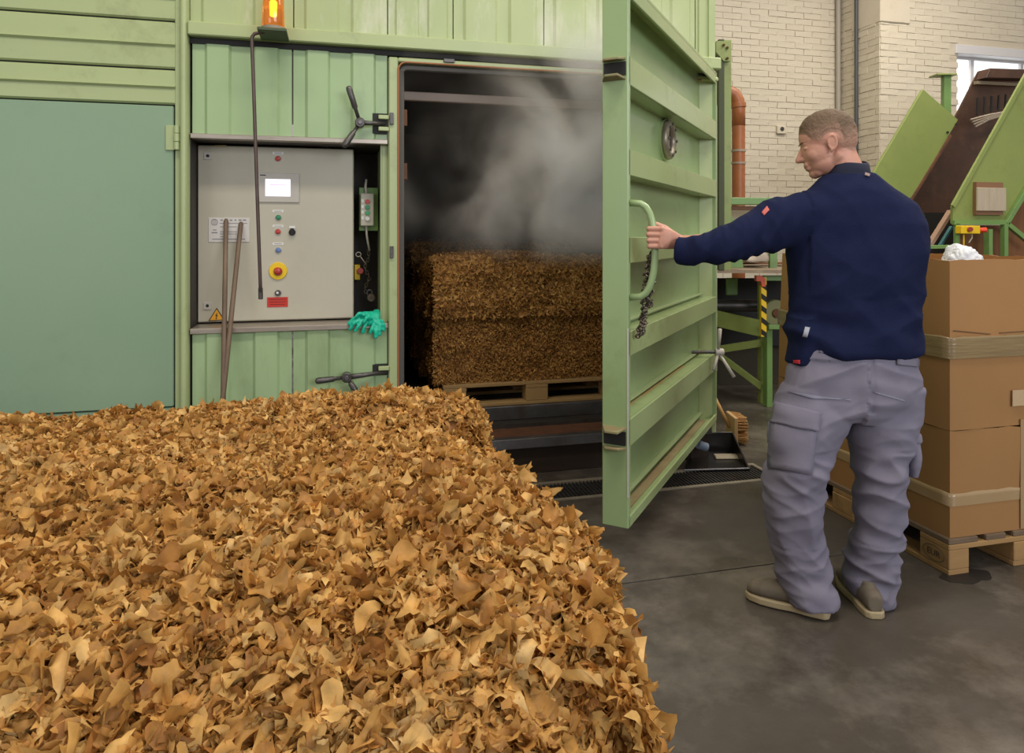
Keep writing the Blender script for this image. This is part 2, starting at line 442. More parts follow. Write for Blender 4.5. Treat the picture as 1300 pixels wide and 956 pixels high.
WY, PY_, PX_ = 7.5, 6.815, 6.17
wb = MB().box((2.2, WY, 0), (PX_ + .1, WY + .3, 5)).build('wall_back', MORTAR); wb['kind'] = 'structure'
brick_face(wb, (2.4, WY, 0), V((1, 0, 0)), V((0, -1, 0)), PX_ - 2.4, 0, 4.95, 290, split=(4.66 - 2.4, 3.8, 1.7, 4.2))
wr = MB().box((PX_ + .002, PY_, 0), (7.28, WY + .3, 5)).box((7.28, PY_, 0), (9.6, PY_ + .4, 1.95)).box((7.28, PY_, 3.60), (9.6, PY_ + .4, 5)) \
    .box((9.6, PY_, 0), (12, PY_ + .4, 5)).build('wall_right', MORTAR); wr['kind'] = 'structure'
brick_face(wr, (PX_, WY, 0), V((0, -1, 0)), V((-1, 0, 0)), WY - PY_, 0, 4.95, 110, split=(0, 1, 1.55, 4.3))
brick_face(wr, (PX_, PY_, 0), V((1, 0, 0)), V((0, -1, 0)), 3.4, 0, 4.95, 185, split=(0, 1.2, 1.7, 4.2),
           skip=lambda u, z: 1.11 < u and 1.95 < z < 3.75)
MB().box((7.24, PY_ - .03, 3.55), (9.65, PY_ + .35, 3.66)).build('lintel', FRAMEW, wr, .005)
# plastered corbel and beam over the pier
cb = MB(); p0 = PY(1081, 0, 6.70); p1 = PY(1156, 28, 6.70)
cb.box((PX_ - .012, 6.79, PY(1118, 27, 6.79).z), (PY(1156, 0, 6.79).x, 7.27, 5)).build('corbel', PLASTER, wr, .01)
# window
w1 = MB().box((7.28, PY_ + .10, 1.95), (7.34, PY_ + .17, 3.60)).box((7.28, PY_ + .10, 3.52), (9.6, PY_ + .17, 3.60)).box((9.54, PY_ + .10, 1.95), (9.6, PY_ + .17, 3.6)) \
    .box((7.28, PY_ + .10, 1.95), (9.6, PY_ + .17, 2.02)).build('window_1', FRAMEW); w1['kind'] = 'structure'
for x in (7.62, 8.4, 9.1): MB().box((x - .025, PY_ + .095, 2.02), (x + .025, PY_ + .165, 3.52)).build('mullion', FRAMEW, w1)
for a, b in ((7.34, 7.595), (7.645, 8.375), (8.425, 9.075), (9.125, 9.54)):
    MB().box((a, PY_ + .13, 2.02), (b, PY_ + .14, 3.52)).build('pane', GLASSW, w1)
# conduit and downpipe at the inner corner, switch on the wall
o = MB().cyl((PX_ - .05, WY - .05, 0), (PX_ - .05, WY - .05, 5), .03).build('conduit', mat('grey_conduit', (.36, .32, .26), .5), None, smooth='auto')
tag(o, 'pale grey conduit running up the inner corner of the brick wall', 'pipe')
q = PY(1087, 100, 7.1); q.x = PX_ - .035
xr = (FW.x + (1087 - 650) / FPX * RT.x) / (FW.y + (1087 - 650) / FPX * RT.y)
o = MB().cyl((PX_ - .03, (PX_ - .03) / xr, 0), (PX_ - .03, (PX_ - .03) / xr, 5), .022).build('downpipe', mat('dark_pipe', (.06, .065, .07), .5), None, smooth='auto')
tag(o, 'thin dark pipe running up the side of the brick pier', 'pipe')
sw = thing('wall_socket', PY(992, 165, WY), 'cream electrical socket on the white brick wall behind the man', 'socket')
c = PY(992, 165, WY - .03)
MB().box((c.x - .065, WY - .045, c.z - .05), (c.x + .065, WY + .002, c.z + .05)).build('housing', PLASTER, sw, .008)
MB().cyl((c.x, WY - .05, c.z + .01), (c.x, WY - .04, c.z + .01), .026).build('outlet', STEEL, sw)

# ================================================================== DRAIN
dr = thing('floor_drain', (0.4, 3.51, 0), 'long floor drain with slotted grating along the foot of the steaming chamber', 'drain')
RIM = mat('drain_rim', (.30, .25, .18), .6, var=(.20, .17, .12), vscale=12)
MB().box((-1.6, 3.377, -.05), (2.40, 3.402, .003)).build('rim', RIM, dr)
MB().box((-1.6, 3.618, -.05), (2.40, 3.643, .003)).build('rim', RIM, dr)
MB().box((2.375, 3.402, -.05), (2.40, 3.618, .003)).build('rim', RIM, dr)
MB().box((-1.6, 3.40, -.1), (2.38, 3.62, -.07)).build('channel', BLACK, dr)
gb = MB(); x = -1.58
while x < 2.37: gb.box((x, 3.402, -.03), (x + .009, 3.618, -.002)); x += .021
for y in (3.47, 3.55): gb.box((-1.6, y, -.03), (2.375, y + .006, -.006))
g = gb.build('grating', STEEL, dr); g['kind'] = 'stuff'

# ================================================================== STEAMING CHAMBER
ZB0, ZB1 = 2.358, 2.428
XL = PY(241, 0, D).x; XO = PY(505, 0, D).x; XJ = PY(493, 0, D).x; XR = 2.25; XS = PY(371.5, 0, D).x
ch = thing('steaming_chamber', (.75, D + .6, 0), 'large green steel steaming chamber with smoking dark opening holding a bale', 'machine')


def corrugated(x0, x1, z0, z1, y, name='cladding_panel', m=G_PANEL, prof=((0, 0), (.12, 0), (.15, .016), (.36, .016), (.385, 0), (.60, 0), (.63, .016), (.85, .016), (.875, 0), (1, 0)), t=.004):
    w = x1 - x0; mb = MB()
    pts = [(x0 + w * a, y - b) for a, b in prof]
    back = [(x, yy + t) for x, yy in pts]
    n = len(pts)
    vs = [(x, yy, z) for z in (z0, z1) for (x, yy) in pts + back[::-1]]
    m2 = 2 * n
    fs = [(i, (i + 1) % m2, m2 + (i + 1) % m2, m2 + i) for i in range(m2)]
    fs += [(n - 1 - 0 - i, n - 2 - i, n + i + 1, n + i) for i in range(n - 1)]
    fs += [(m2 + n - 1 - i, m2 + n + i, m2 + n + i + 1, m2 + n - 2 - i) for i in range(n - 1)]
    mb.add(vs, fs)
    o = mb.build(name, m, ch)
    return o


# lower cladding, upper cladding
zl0, zl1 = .859, .886          # lower ledge
zu0, zu1 = 1.846, 1.872        # upper strip
zt = 2.328
g_ = .004
for a, b in ((XL + .012, XS - g_), (XS + g_, XJ - .006)):
    corrugated(a, b, zu1, zt, D)
    corrugated(a, b, .06, zl0, D)
# upper storey panels
seams = [241, 373, 492, 575, 690, 800, 882, 908]
pr = ((0, 0), (.10, 0), (.13, .012), (.45, .012), (.48, 0), (.60, 0), (.63, .012), (.90, .012), (.93, 0), (1, 0))
for i in range(len(seams) - 1):
    a = PY(seams[i], 0, D).x; b = PY(seams[i + 1], 0, D).x
    corrugated(a + .003, b - .003, ZB1 + .0, 3.3, D - .005, m=G_TOP, prof=pr)
MB().box((XL, D - .06, ZB0), (XR, D + .05, ZB1)).build('beam', G_UP, ch, .006)
MB().box((XL, D - .01, zt), (XR - .05, D + .04, ZB0)).build('shadow_gap', BLACK, ch)
# ledges
MB().box((XL + .005, D - .022, zu0), (XJ - .004, D + .03, zu1)).build('strip', CHROME, ch, .003)
MB().box((XL + .005, D - .03, zl0), (XJ - .004, D + .2, zl1)).build('ledge', CHROME, ch, .003)
# recess shell
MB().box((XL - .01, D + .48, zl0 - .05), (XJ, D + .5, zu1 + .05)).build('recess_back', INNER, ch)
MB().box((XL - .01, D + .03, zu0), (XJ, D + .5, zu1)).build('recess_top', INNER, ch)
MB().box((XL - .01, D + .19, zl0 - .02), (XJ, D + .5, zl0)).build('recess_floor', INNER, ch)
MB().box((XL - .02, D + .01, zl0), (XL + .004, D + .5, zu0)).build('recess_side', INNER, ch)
xn = PY(483.5, 0, D).x
MB().box((xn, D + .02, zl1), (xn + .006, D + .05, zu0)).box((xn + .008, D + .028, zl1), (XJ, D + .5, zu0)).build('recess_side', G_UP, ch)
MB().box((xn, D, zl1 - .2), (xn + .001, D + .001, zl1 - .19)).build('rivet', STEEL, ch)
# door frame: jamb, head, sill posts
ZH = 2.292
jb = MB().box((XJ, D - .03, .15), (XO, D + .12, ZH + .025)).build('jamb', G_UP, ch, .006)
MB().box((2.13, D - .0, .15), (XR, D + .12, ZH + .025)).build('jamb', G_UP, ch, .004)
MB().box((XO, D - .03, ZH), (XR - .0, D + .12, ZH + .025)).build('head_rail', G_UP, ch, .006)
# orange-brown gasket line with rounded corner
gk = []
rr = .045
gk += [(XO, D - .032, .2), (XO, D - .032, ZH - rr)]
for k in range(1, 7):
    a = math.pi / 2 * k / 6; gk.append((XO + rr - rr * math.cos(a), D - .032, ZH - rr + rr * math.sin(a)))
gk.append((2.13, D - .032, ZH))
MB().tube(gk, .005, 6).build('gasket', mat('gasket', (.34, .13, .05), .7), ch)
gk2 = [(x + .018 if i < 2 else x + .012, D + .02, z - (.016 if i > 2 else 0)) for i, (x, y, z) in enumerate(gk)]
MB().tube(gk2, .018, 6).build('inner_seal', mat('seal_grey', (.13, .115, .105), .6), ch)
# interior lining (open-fronted room)
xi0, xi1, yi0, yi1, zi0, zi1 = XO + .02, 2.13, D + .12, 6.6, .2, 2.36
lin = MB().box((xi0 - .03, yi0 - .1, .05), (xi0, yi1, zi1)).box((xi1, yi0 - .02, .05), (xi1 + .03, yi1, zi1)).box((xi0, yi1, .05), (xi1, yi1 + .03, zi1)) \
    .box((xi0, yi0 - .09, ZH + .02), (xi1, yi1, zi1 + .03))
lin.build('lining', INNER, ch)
MB().box((xi0, yi0 + .0, .05), (xi1, yi1, .205)).build('chamber_floor', STEEL, ch)
# outer casing (roof, sides)
MB().box((XL, D + .05, ZB0 + .05), (XR, 6.9, 3.25)).build('roof_casing', G_UP, ch)
MB().box((xi1 + .035, D + .12, .05), (XR, 6.9, ZB0 + .04)).build('side_casing', G_UP, ch)
# cross bar inside
pb = PY(512, 122, 4.12)
MB().box((pb.x, 4.10, pb.z - .026), (xi1, 4.14, pb.z + .026)).build('cross_bar', mat('pale_bar', (.42, .31, .25), .5), ch, .004)
for py in (150, 218):
    p = PY(511.5, py, D + .04); MB().box((p.x - .008, D + .02, p.z - .045), (p.x + .022, D + .05, p.z + .045)).build('catch', RUST, ch, .003)
for py in (151, 320):
    p = PY(497, py, D - .03); MB().box((p.x - .010, D - .045, p.z - .032), (p.x + .010, D - .028, p.z + .032)).build('keeper', CLAMP, ch, .002)
p = PY(570, 77, D - .03); MB().box((p.x - .03, D - .042, p.z - .012), (p.x + .03, D - .028, p.z + .008)).build('keeper', CLAMP, ch, .002)
# stained slot under the beam, mouth sill
MB().box((XO - .01, D, 0), (XR - .05, D + .10, .151)).build('plinth', PLINTH, ch, .003)
MB().box((XO - .01, D - .035, .155), (XR - .05, D + .02, .212)).build('sill_rail', STEELB, ch, .003)
MB().box((XO + .01, D + .02, .195), (XR - .1, D + .20, .212)).build('sill_plate', RUST, ch)
MB().box((XO + .02, D + .19, .212), (XR - .14, D + .215, .235)).build('angle_bar', STEEL, ch)
MB().box((XL, D + .01, 0), (XO - .012, D + .06, .15)).build('plinth', PLINTH, ch)
for y in (4.19, 4.62, 4.92):
    MB().box((XO + .03, y, .205), (xi1 - .01, y + .09, .29)).build('carrying_beam', STEELB if y < 4.3 else STEEL, ch, .004)
# black plates painting the shade inside the clamp lug pockets
for (px0, py0, px1, py1) in ((473, 143.5, 491.5, 170), (473, 463, 492, 476)):
    a = PY(px0, py0, D - .02); b = PY(px1, py1, D - .02)
    MB().box((a.x, D - .019, b.z), (b.x, D + .0, a.z)).build('lug_pocket_shade', BLACK, ch)
    for pz in ((a.z - .022), (b.z + .024)) if py0 < 300 else (a.z - .02,):
        MB().box((a.x + .03, D - .04, pz - .011), (b.x + .008, D - .015, pz + .011)).build('lug', G_UP, ch, .003)

# ---- wing-nut clamps
CLP = 'three armed clamps beside the chamber opening'


def clamp(px, py, ends, y, label):
    c = PY(px, py, y)
    t = thing('wing_clamp', c, label, 'clamp', CLP)
    MB().cyl(c + V((0, -.022, 0)), c + V((0, .03, 0)), .026, n=20).build('hub', CLAMP, t, .004, 'auto')
    MB().cyl(c + V((0, -.03, 0)), c + V((0, -.02, 0)), .013, n=6).build('nut', STEELB, t, .002)
    for (ex, ey) in ends[:-1]:
        e = PY(ex, ey, y - .02); d = (e - c)
        MB().tube([c + d * .1, c + d * .38, c + d * .42, c + d * .9, c + d * .97, e], [.010, .010, .015, .017, .014, .005], 12).build('arm', CLAMP, t, 0, True)
    e = PY(*ends[-1], D - .02)
    MB().tube([c, c + (e - c) * .5, e], [.015, .012, .009], 10).build('swing_bolt', CLAMP, t, 0, True)
    return t


clamp(457, 156, ((442, 109), (436, 187), (489, 157)), D - .075, 'grey three armed wing clamp beside the top of the chamber opening')
clamp(440, 479, ((400, 484), (452, 497), (492, 472)), D - .075, 'grey wing clamp near the foot of the opening just above the loose tobacco')

# ---- haze above, hook rod, beacon
bc = PY(347, 43, D - .16)
be = thing('warning_beacon', bc, 'lit amber warning beacon on a green bracket under the upper cladding', 'beacon')
MB().box((bc.x - .068, D - .24, bc.z - .008), (bc.x + .068, D - .055, bc.z + .010)).build('bracket', mat('dark_green', (.05, .07, .03), .5), be, .004)
MB().cyl(bc + V((0, 0, .010)), bc + V((0, 0, .03)), .062, .060, 28).build('base', mat('beacon_base', (.22, .19, .13), .5), be, .003, 'auto')
MB().tube([bc + V((0, 0, z)) for z in (.03, .04, .18, .22, .24)], [.050, .054, .050, .036, .004], 28).build('lens', AMBER, be, 0, True)
MB().caps(bc + V((0, 0, .09)), bc + V((0, 0, .15)), .012).build('bulb', BULB, be, 0, True)
MB().box((bc.x - .03, bc.y - .002, bc.z + .04), (bc.x + .03, bc.y + .002, bc.z + .12)).build('reflector', CHROME, be)
rp = [(336, 41), (330, 41.5), (323, 43), (320, 47), (320, 60), (322, 110), (325, 200), (328, 290), (330.5, 360), (331, 379)]
ro = thing('hooked_rod', PY(325, 200, D - .19), 'long thin iron rod hanging hooked on the beacon bracket in front of the cabinet', 'rod')
MB().tube([PY(x, y, D - .19 + (.10 * (y - 41) / 340)) for x, y in rp], .0088, 10).build('shaft', RODM, ro, 0, True)
a, b = PY(330.7, 365, D - .09), PY(331, 380, D - .09)
MB().cyl(a, b, .0115, .0115, 12).build('tip', CLAMP, ro, .003, 'auto')

# ---- sticks
SG = 'brown sticks leaning on the cabinet ledge'
for (tx, ty, bx, lab, w_) in ((287, 278, 283.5, 'brown stick standing nearly upright against the cabinet, left of its pair', .0125), (306, 282, 290.5, 'slanting brown stick leaning on the cabinet ledge, nearer the hooked rod', .0125)):
    top = PY(tx, ty, 3.955)
    mid = PY(bx + 1.2, 420, 3.745); bot = mid + (mid - top) * ((mid.z) / (top.z - mid.z))
    st = MB().tube([bot, mid, top - (top - mid) * .02, top], [w_, w_, w_ * .95, w_ * .6], 8).build('stick', STICK, None, 0, True)
    tag(st, lab, 'stick', SG)

# ================================================================== CONTROL CABINET
YC = 3.98
ca = PY(251, 0, YC).x; cb_ = PY(449, 0, YC).x; cz0 = PY(251, 410.5, YC).z; cz0 = .892; cz1 = 1.838
cc = thing('control_cabinet', ((ca + cb_) / 2, YC + .15, cz0), 'beige electrical control cabinet with touch screen and push buttons in the green machine', 'cabinet')
MB().box((ca, YC, cz0), (cb_, YC + .28, cz1)).build('body', BEIGE, cc, .004)
MB().box((ca + .004, YC - .018, cz0 + .006), (cb_ - .004, YC - .002, cz1 - .004)).build('door', BEIGE, cc, .003)
cd = cc
YF = YC - .018


def cx(px, py): return PY(px, py, YF)


def flat(parent, name, px, py, w, h, m, t=.003, y=YF, bevel=0):
    c = PY(px, py, y); s_ = 1 / FPX * (c.x * FW.x + c.y * FW.y)
    return MB().box((c.x - w * s_ / 2, y - t, c.z - h * s_ / 2), (c.x + w * s_ / 2, y + .001, c.z + h * s_ / 2)).build(name, m, parent, bevel)


def disc(parent, name, px, py, r, m, t=.01, y=YF, n=20, dome=False):
    c = PY(px, py, y); s_ = 1 / FPX * (c.x * FW.x + c.y * FW.y); mb = MB()
    if dome: mb.tube([c + V((0, .001, 0)), c + V((0, -t * .6, 0)), c + V((0, -t * .9, 0)), c + V((0, -t, 0))], [r * s_, r * s_, r * s_ * .7, r * s_ * .1], n)
    else: mb.cyl(c + V((0, .001, 0)), c + V((0, -t, 0)), r * s_, r * s_ * .94, n)
    return mb.build(name, m, parent, .0008, 'auto')


for px, py in ((264, 198), (263.5, 388)):
    s_ = flat(cd, 'lock', px, py, 9.5, 9.5, GREYP, .006, bevel=.001)
    disc(s_, 'key_hole', px, py, 2, BLACK, .008)
bz = flat(cd, 'screen_bezel', 354, 238.5, 50, 37, GREYP, .010, bevel=.002)
flat(bz, 'screen', 353, 238.5, 30, 21.5, SCREEN, .0115)
t_ = flat(bz, 'screen_text', 353, 235, 20, 1.6, SCRTXT, .0122)
t_ = flat(bz, 'screen_text', 353, 231, 9, 1.0, SCRTXT, .0122)
flat(bz, 'bezel_print', 334, 222.5, 7, 1.2, BLACK, .011)
for px, py, m_ in ((353, 201.5, REDP), (353.5, 276, GREENP), (353, 294, REDP), (353.5, 317.5, BLUEP)):
    bt = disc(cd, 'push_button', px, py, 4.1, GREYP, .006)
    disc(bt, 'button_cap', px, py, 3.3, m_, .014, dome=True)
for px, py, w in ((353, 194.5, 13), (353, 268, 13), (353, 287, 13), (353, 309.5, 13)):
    lb = flat(cd, 'button_label', px, py, w, 3, WHITE, .002)
    flat(lb, 'label_print', px, py, w * .7, .8, PRINT, .0025)
sl = disc(cd, 'selector_switch', 371, 295, 4.2, BLACK, .012); flat(sl, 'selector_knob', 371, 294, 4, 8.5, BLACK, .022, bevel=.001)
flat(cd, 'button_label', 371, 288.5, 7, 3.2, WHITE, .002)
es = disc(cd, 'emergency_stop', 353, 344, 11.3, YEL, .010, n=32)
disc(es, 'stop_collar', 353.3, 344.6, 5.4, mat('dark_red', (.30, .03, .02), .4), .022)
disc(es, 'stop_button', 352.6, 343.8, 4.7, REDP, .034, dome=True)
ks = disc(cd, 'key_switch', 353, 372, 3.9, CLAMP, .012); disc(ks, 'key_slot', 352.4, 371.5, 1.6, WHITE, .0135)
rl = flat(cd, 'red_plate', 352.4, 383.5, 25, 12.5, REDL, .003)
for k, w in enumerate((20, 20, 18)): flat(rl, 'plate_print', 352.4, 380 + k * 3.2, w, .7, mat('dark_print', (.12, .01, .01), .6), .0036)
npl = flat(cd, 'name_plate', 291, 292, 49, 31, PLATE, .004, bevel=.0015)
npl['label'] = 'white printed name plate behind the sticks'
for (a, b, py, h) in ((280, 283, 279.5, 1.8), (286, 289, 279.5, 1.8), (292, 295, 279.5, 1.8), (298, 300, 279.5, 1.8), (303, 307, 279.5, 1.8), (308.5, 312.5, 279.5, 1.8), (280, 313, 283.5, .9), (280, 300, 288, .9), (280, 300, 294.2, .8),
                      (280, 300, 297, .8), (280, 286, 300.5, .8), (271, 310, 303.6, 1.2), (269, 276, 295.4, 1.6), (270.5, 275, 292, 1.2)):
    flat(npl, 'plate_print', (a + b) / 2, py, b - a, h, PRINT, .0046)
c_ = cx(272.5, 282)
MB().torus(c_ + V((0, -.005, 0)), (.016, 0, 0), (0, 0, .016), .0012, 20, 5).build('plate_seal', PRINT, npl)
for k in range(5): flat(npl, 'plate_print', 272.5, 279 + k * 1.6, 5.5, .6, PRINT, .0046)
# warning triangle with bolt
tri = [cx(264.6, 407.6), cx(285.2, 406.4), cx(275.2, 390.6)]
wt = MB().prism(tri, (0, -.0025, 0)).build('warning_sign', BLACK, cd)
ctr = sum(tri, V()) / 3
MB().prism([ctr + (p - ctr) * .83 + V((0, -.0026, 0)) for p in tri], (0, -.0008, 0)).build('sign_face', ORG, wt)
bo = [(.002, .017), (-.007, .0), (.0, .001), (-.004, -.014), (-.006, -.011), (-.003, -.021), (.004, -.014), (.000, -.013), (.007, .006), (.000, .005), (.006, .017)]
MB().prism([ctr + V((x * .9, -.0036, z * .9 + .002)) for x, z in bo], (0, -.0006, 0)).build('lightning_mark', BLACK, wt)


def text(body, loc, size, m, name, parent, rot=(R(90), 0, 0), ext=.0004):
    cu = bpy.data.curves.new(name, 'FONT'); cu.body = body; cu.size = size; cu.extrude = ext; cu.align_x = 'CENTER'; cu.align_y = 'CENTER'
    o = bpy.data.objects.new(name, cu); COL.objects.link(o)
    dg = bpy.context.evaluated_depsgraph_get(); me = bpy.data.meshes.new_from_object(o.evaluated_get(dg))
    bpy.data.objects.remove(o)
    me.transform(Matrix.Translation(V(loc)) @ (Quaternion((0, 0, 1), rot[2]).to_matrix().to_4x4()) @ Matrix.Rotation(rot[0], 4, 'X'))
    return link(name, me, m, parent)


text('182', cx(413, 185.5) + V((0, -.001, 0)), .02, PRINT, 'number_print', cd)
for k in range(5): flat(cd, 'maker_mark', 274 + k * 3, 185.5, 2, 2.6, mat('brass_print', (.42, .34, .16), .5), .002)

# ---- pendant switch box in the niche
pn = thing('push_button_station', PY(466, 265, 4.04), 'small beige push button station on a green plate in the dark niche', 'switch')
YN = 4.06
a = PY(456, 238, YN); b = PY(480, 293, YN)
MB().box((a.x, YN, b.z), (b.x, YN + .02, a.z)).build('mounting_plate', G_FRAME, pn, .002)
a = PY(457.5, 246, YN); b = PY(474, 287, YN)
MB().box((a.x, YN - .05, b.z), (b.x, YN, a.z)).build('housing', BEIGE, pn, .004)
for k, m_ in enumerate((REDP, GREENP, mat('mid_green', (.05, .33, .12), .4), WHITE)):
    disc(pn, 'push_button', 466.5, 256 + k * 7.2, 3.0, m_, .012, YN - .05)
for k in range(4): flat(pn, 'label_strip', 460.3, 255 + k * 7.2, 3, 4, WHITE, .002, YN - .05)
MB().tube([PY(465, 228, YN), PY(464, 237, YN - .02), PY(465, 247, YN - .025)], .007, 8).build('cable', GREYP, pn, 0, True)
MB().tube([PY(465, 286, YN - .025), PY(465.5, 298, YN - .02), PY(467, 308, YN), PY(469, 318, YN + .02)], .006, 8).build('cable', GREYP, pn, 0, True)
MB().box((PY(455, 0, YN).x + .02, YN + .02, PY(460, 290, YN).z), (PY(470, 0, YN).x, D + .48, PY(460, 240, YN).z)).build('arm', INNER, pn)
# padlock chain and key below
kc = thing('chain_with_padlock', PY(468, 345, YN + .1), 'rusty chain and round padlock hanging below the button station', 'chain')
lk = MB(); pts = [PY(466 + 2.6 * math.sin(k * .9), 318 + k * 4.0, YN + .06) for k in range(14)]
for i, p in enumerate(pts):
    ax = V((.007, 0, 0)) if i % 2 else V((0, .007, 0)); lk.torus(p, ax, (0, 0, .0115), .0026, 10, 5)
lk.build('chain', LINK, kc, 0, True)['kind'] = 'stuff'
c = PY(471, 378, YN + .05)
MB().cyl(c + V((0, -.014, 0)), c + V((0, .014, 0)), .024, n=24).build('padlock', LINK, kc, .004, 'auto')
MB().torus(c + V((-.008, 0, .028)), (.014, 0, 0), (0, 0, .018), .004, 14, 6).build('shackle', STEELB, kc, 0, True)
k0 = PY(455, 323, YN)
MB().torus(k0, (.014, 0, .004), (-.004, 0, .012), .003, 16, 6).tube([k0 + V((.010, 0, -.010)), PY(465, 336, YN)], .003, 6).build('key', CHROME, kc, 0, True)
ye = thing('yellow_switch', PY(452, 345, YN + .1), 'small yellow and red switch half hidden beside the control cabinet', 'switch')
a = PY(450, 336, YN + .12); b = PY(457, 355, YN + .12)
MB().box((a.x, YN + .10, b.z), (b.x, YN + .2, a.z)).build('housing', YEL, ye, .003)
MB().cyl(PY(457.5, 344, YN + .10), PY(457.5, 344, YN + .07), .018).build('knob', REDP, ye, .002)
MB().box((a.x - .03, YN + .18, (a.z + b.z) / 2 - .015), (b.x, D + .48, (a.z + b.z) / 2 + .015)).build('bracket', INNER, ye)

# ---- rubber gloves over the ledge edge
GG = 'turquoise rubber gloves on the ledge'


def glove(palm, wrist, fingers, thumb, label):
    mb = MB()
    pc = sum((V(p) for p in palm), V()) / len(palm)
    mb.caps(palm[0], palm[1], .026, .03)
    mb.caps(palm[1], wrist, .026, .024)
    for (a, b, c) in fingers: mb.caps(a, b, .0105, .0105); mb.caps(b, c, .0105, .009)
    mb.caps(thumb[0], thumb[1], .011, .010); mb.caps(thumb[1], thumb[2], .010, .009)
    me = remesh(mb, .0035, 2)
    displace(me, lambda p, n: .003 * noise.noise(p * 60))
    o = link('rubber_glove', me, GLOVE, None, 0, True); tag(o, label, 'glove', GG)
    return o


ye_ = D - .045
def gp(x, y, dy=0.0): return PY(x, y, ye_ + dy)
glove([gp(468, 408, .02), gp(463, 402, .03)], gp(476, 400, .07),
      [(gp(466, 408), gp(463, 415, -.01), gp(461, 422, -.01)), (gp(461, 407), gp(455, 414, -.01), gp(451, 420, -.008)), (gp(456, 406), gp(449, 411, -.01), gp(444, 418, -.005)), (gp(455, 402), gp(448, 405), gp(443, 411))],
      (gp(462, 400), gp(456, 398, -.01), gp(452, 402, -.012)), 'turquoise rubber glove on the ledge with its fingers splayed towards the cabinet')
glove([gp(478, 410, .015), gp(476, 403, .03)], gp(478, 398, .08),
      [(gp(474, 412), gp(472, 418, -.01), gp(470, 423, -.01)), (gp(478, 414), gp(477, 421, -.01), gp(477, 428, -.01)), (gp(482, 412), gp(482, 419, -.01), gp(482, 425, -.01)), (gp(485, 408), gp(487, 413), gp(487, 419))],
      (gp(470, 404), gp(465, 404, -.02), gp(462, 409, -.022)), 'turquoise rubber glove hanging over the ledge with its fingers pointing down beside the opening')

# ================================================================== LEFT MACHINE BAY
lb_ = thing('green_machine_bay', (-1.5, D + .5, 0), 'green machine housing bay with a large plain sheet steel door beside the control cabinet', 'machine')
XD = PY(223, 0, D).x; XD2 = PY(230, 0, D).x
zz = [2.010, 2.19, 2.432, 2.66, 2.9, 3.2]
for i in range(len(zz) - 1):
    z0, z1 = zz[i], zz[i + 1]; zm = (z0 + z1) / 2 + .0
    prof = [(0, z0 + .004), (-.012, z0 + .012), (-.012, zm - .01), (-.026, zm), (-.012, zm + .006), (-.006, z1 - .012), (0, z1 - .004)]
    mb = MB(); n = len(prof)
    vs = [(x, D + y, z) for x in (-2.6, XD) for (y, z) in prof + [(.01, z1 - .004), (.01, z0 + .004)]]
    m2 = n + 2
    fs = [(i2, (i2 + 1) % m2, m2 + (i2 + 1) % m2, m2 + i2) for i2 in range(m2)] + [tuple(reversed(range(m2))), tuple(range(m2, 2 * m2))]
    mb.add(vs, fs).build('cladding_panel', G_LEFT if i < 0 else G_UP, lb_)
MB().box((-2.6, D + .012, 0), (XL, D + .05, 3.2)).build('back_frame', BLACK, lb_)
MB().box((-2.6, D - .02, .50), (XD - .006, D + .01, 2.004)).build('access_door', G_LEFT, lb_, .004)
MB().box((-2.6, D - .012, .02), (XD - .006, D + .01, .493)).build('lower_panel', G_LEFT, lb_, .004)
MB().box((XD, D - .014, 0), (XD2, D + .02, 3.2)).build('door_post', G_UP, lb_, .003)
cm = MB(); cw = XL - XD2
prof = [(XD2, 0)] + [(XD2 + cw * (.5 - .5 * math.cos(math.pi * k / 8)), -.045 * math.sin(math.pi * k / 8) ** .6) for k in range(1, 8)] + [(XL, 0), (XL, .02), (XD2, .02)]
cm.prism([(x, D + y - .012, 0) for x, y in prof], (0, 0, 3.25)).build('corner_column', G_UP, lb_, 0, 'auto')
hg = PY(222.5, 175, D - .03)
MB().box((hg.x - .045, D - .03, hg.z - .062), (hg.x - .004, D - .018, hg.z + .062)).build('hinge_leaf', G_UP, lb_, .002)
hb = MB()
hb.cyl(hg + V((.008, -.008, -.060)), hg + V((.008, -.008, -.022)), .013); hb.cyl(hg + V((.008, -.008, -.020)), hg + V((.008, -.008, .020)), .014)
hb.cyl(hg + V((.008, -.008, .022)), hg + V((.008, -.008, .060)), .013)
hb.build('hinge_pin', G_UP, lb_, .001, 'auto')
MB().box((-2.6, D + .05, 0), (XL - .02, 6.9, 3.2)).build('casing', G_UP, lb_)

# ================================================================== CHAMBER DOOR (open)
HP = V((2.253, D, 0)); dd = V((-.660, -.7513, 0)); nn = V((.7513, -.660, 0)); LW, DT = 1.77, .105
dz0, dz1 = .229, 2.35
cdoor = thing('chamber_door', (HP.x + dd.x * LW / 2, HP.y + dd.y * LW / 2, 0), 'heavy pale green ribbed steel chamber door standing open and held by the worker', 'door')


def dbox(s0, s1, z0, z1, o0, o1):
    """s along the door from the hinge, o = depth behind the outer face"""
    c = HP + dd * (s0 + s1) / 2 - nn * (o0 + o1) / 2 + V((0, 0, (z0 + z1) / 2))
    return MB().obox(c, dd * (s1 - s0) / 2, nn * (o1 - o0) / 2, (0, 0, (z1 - z0) / 2))


def dp(s, z, o): return HP + dd * s - nn * o + V((0, 0, z))


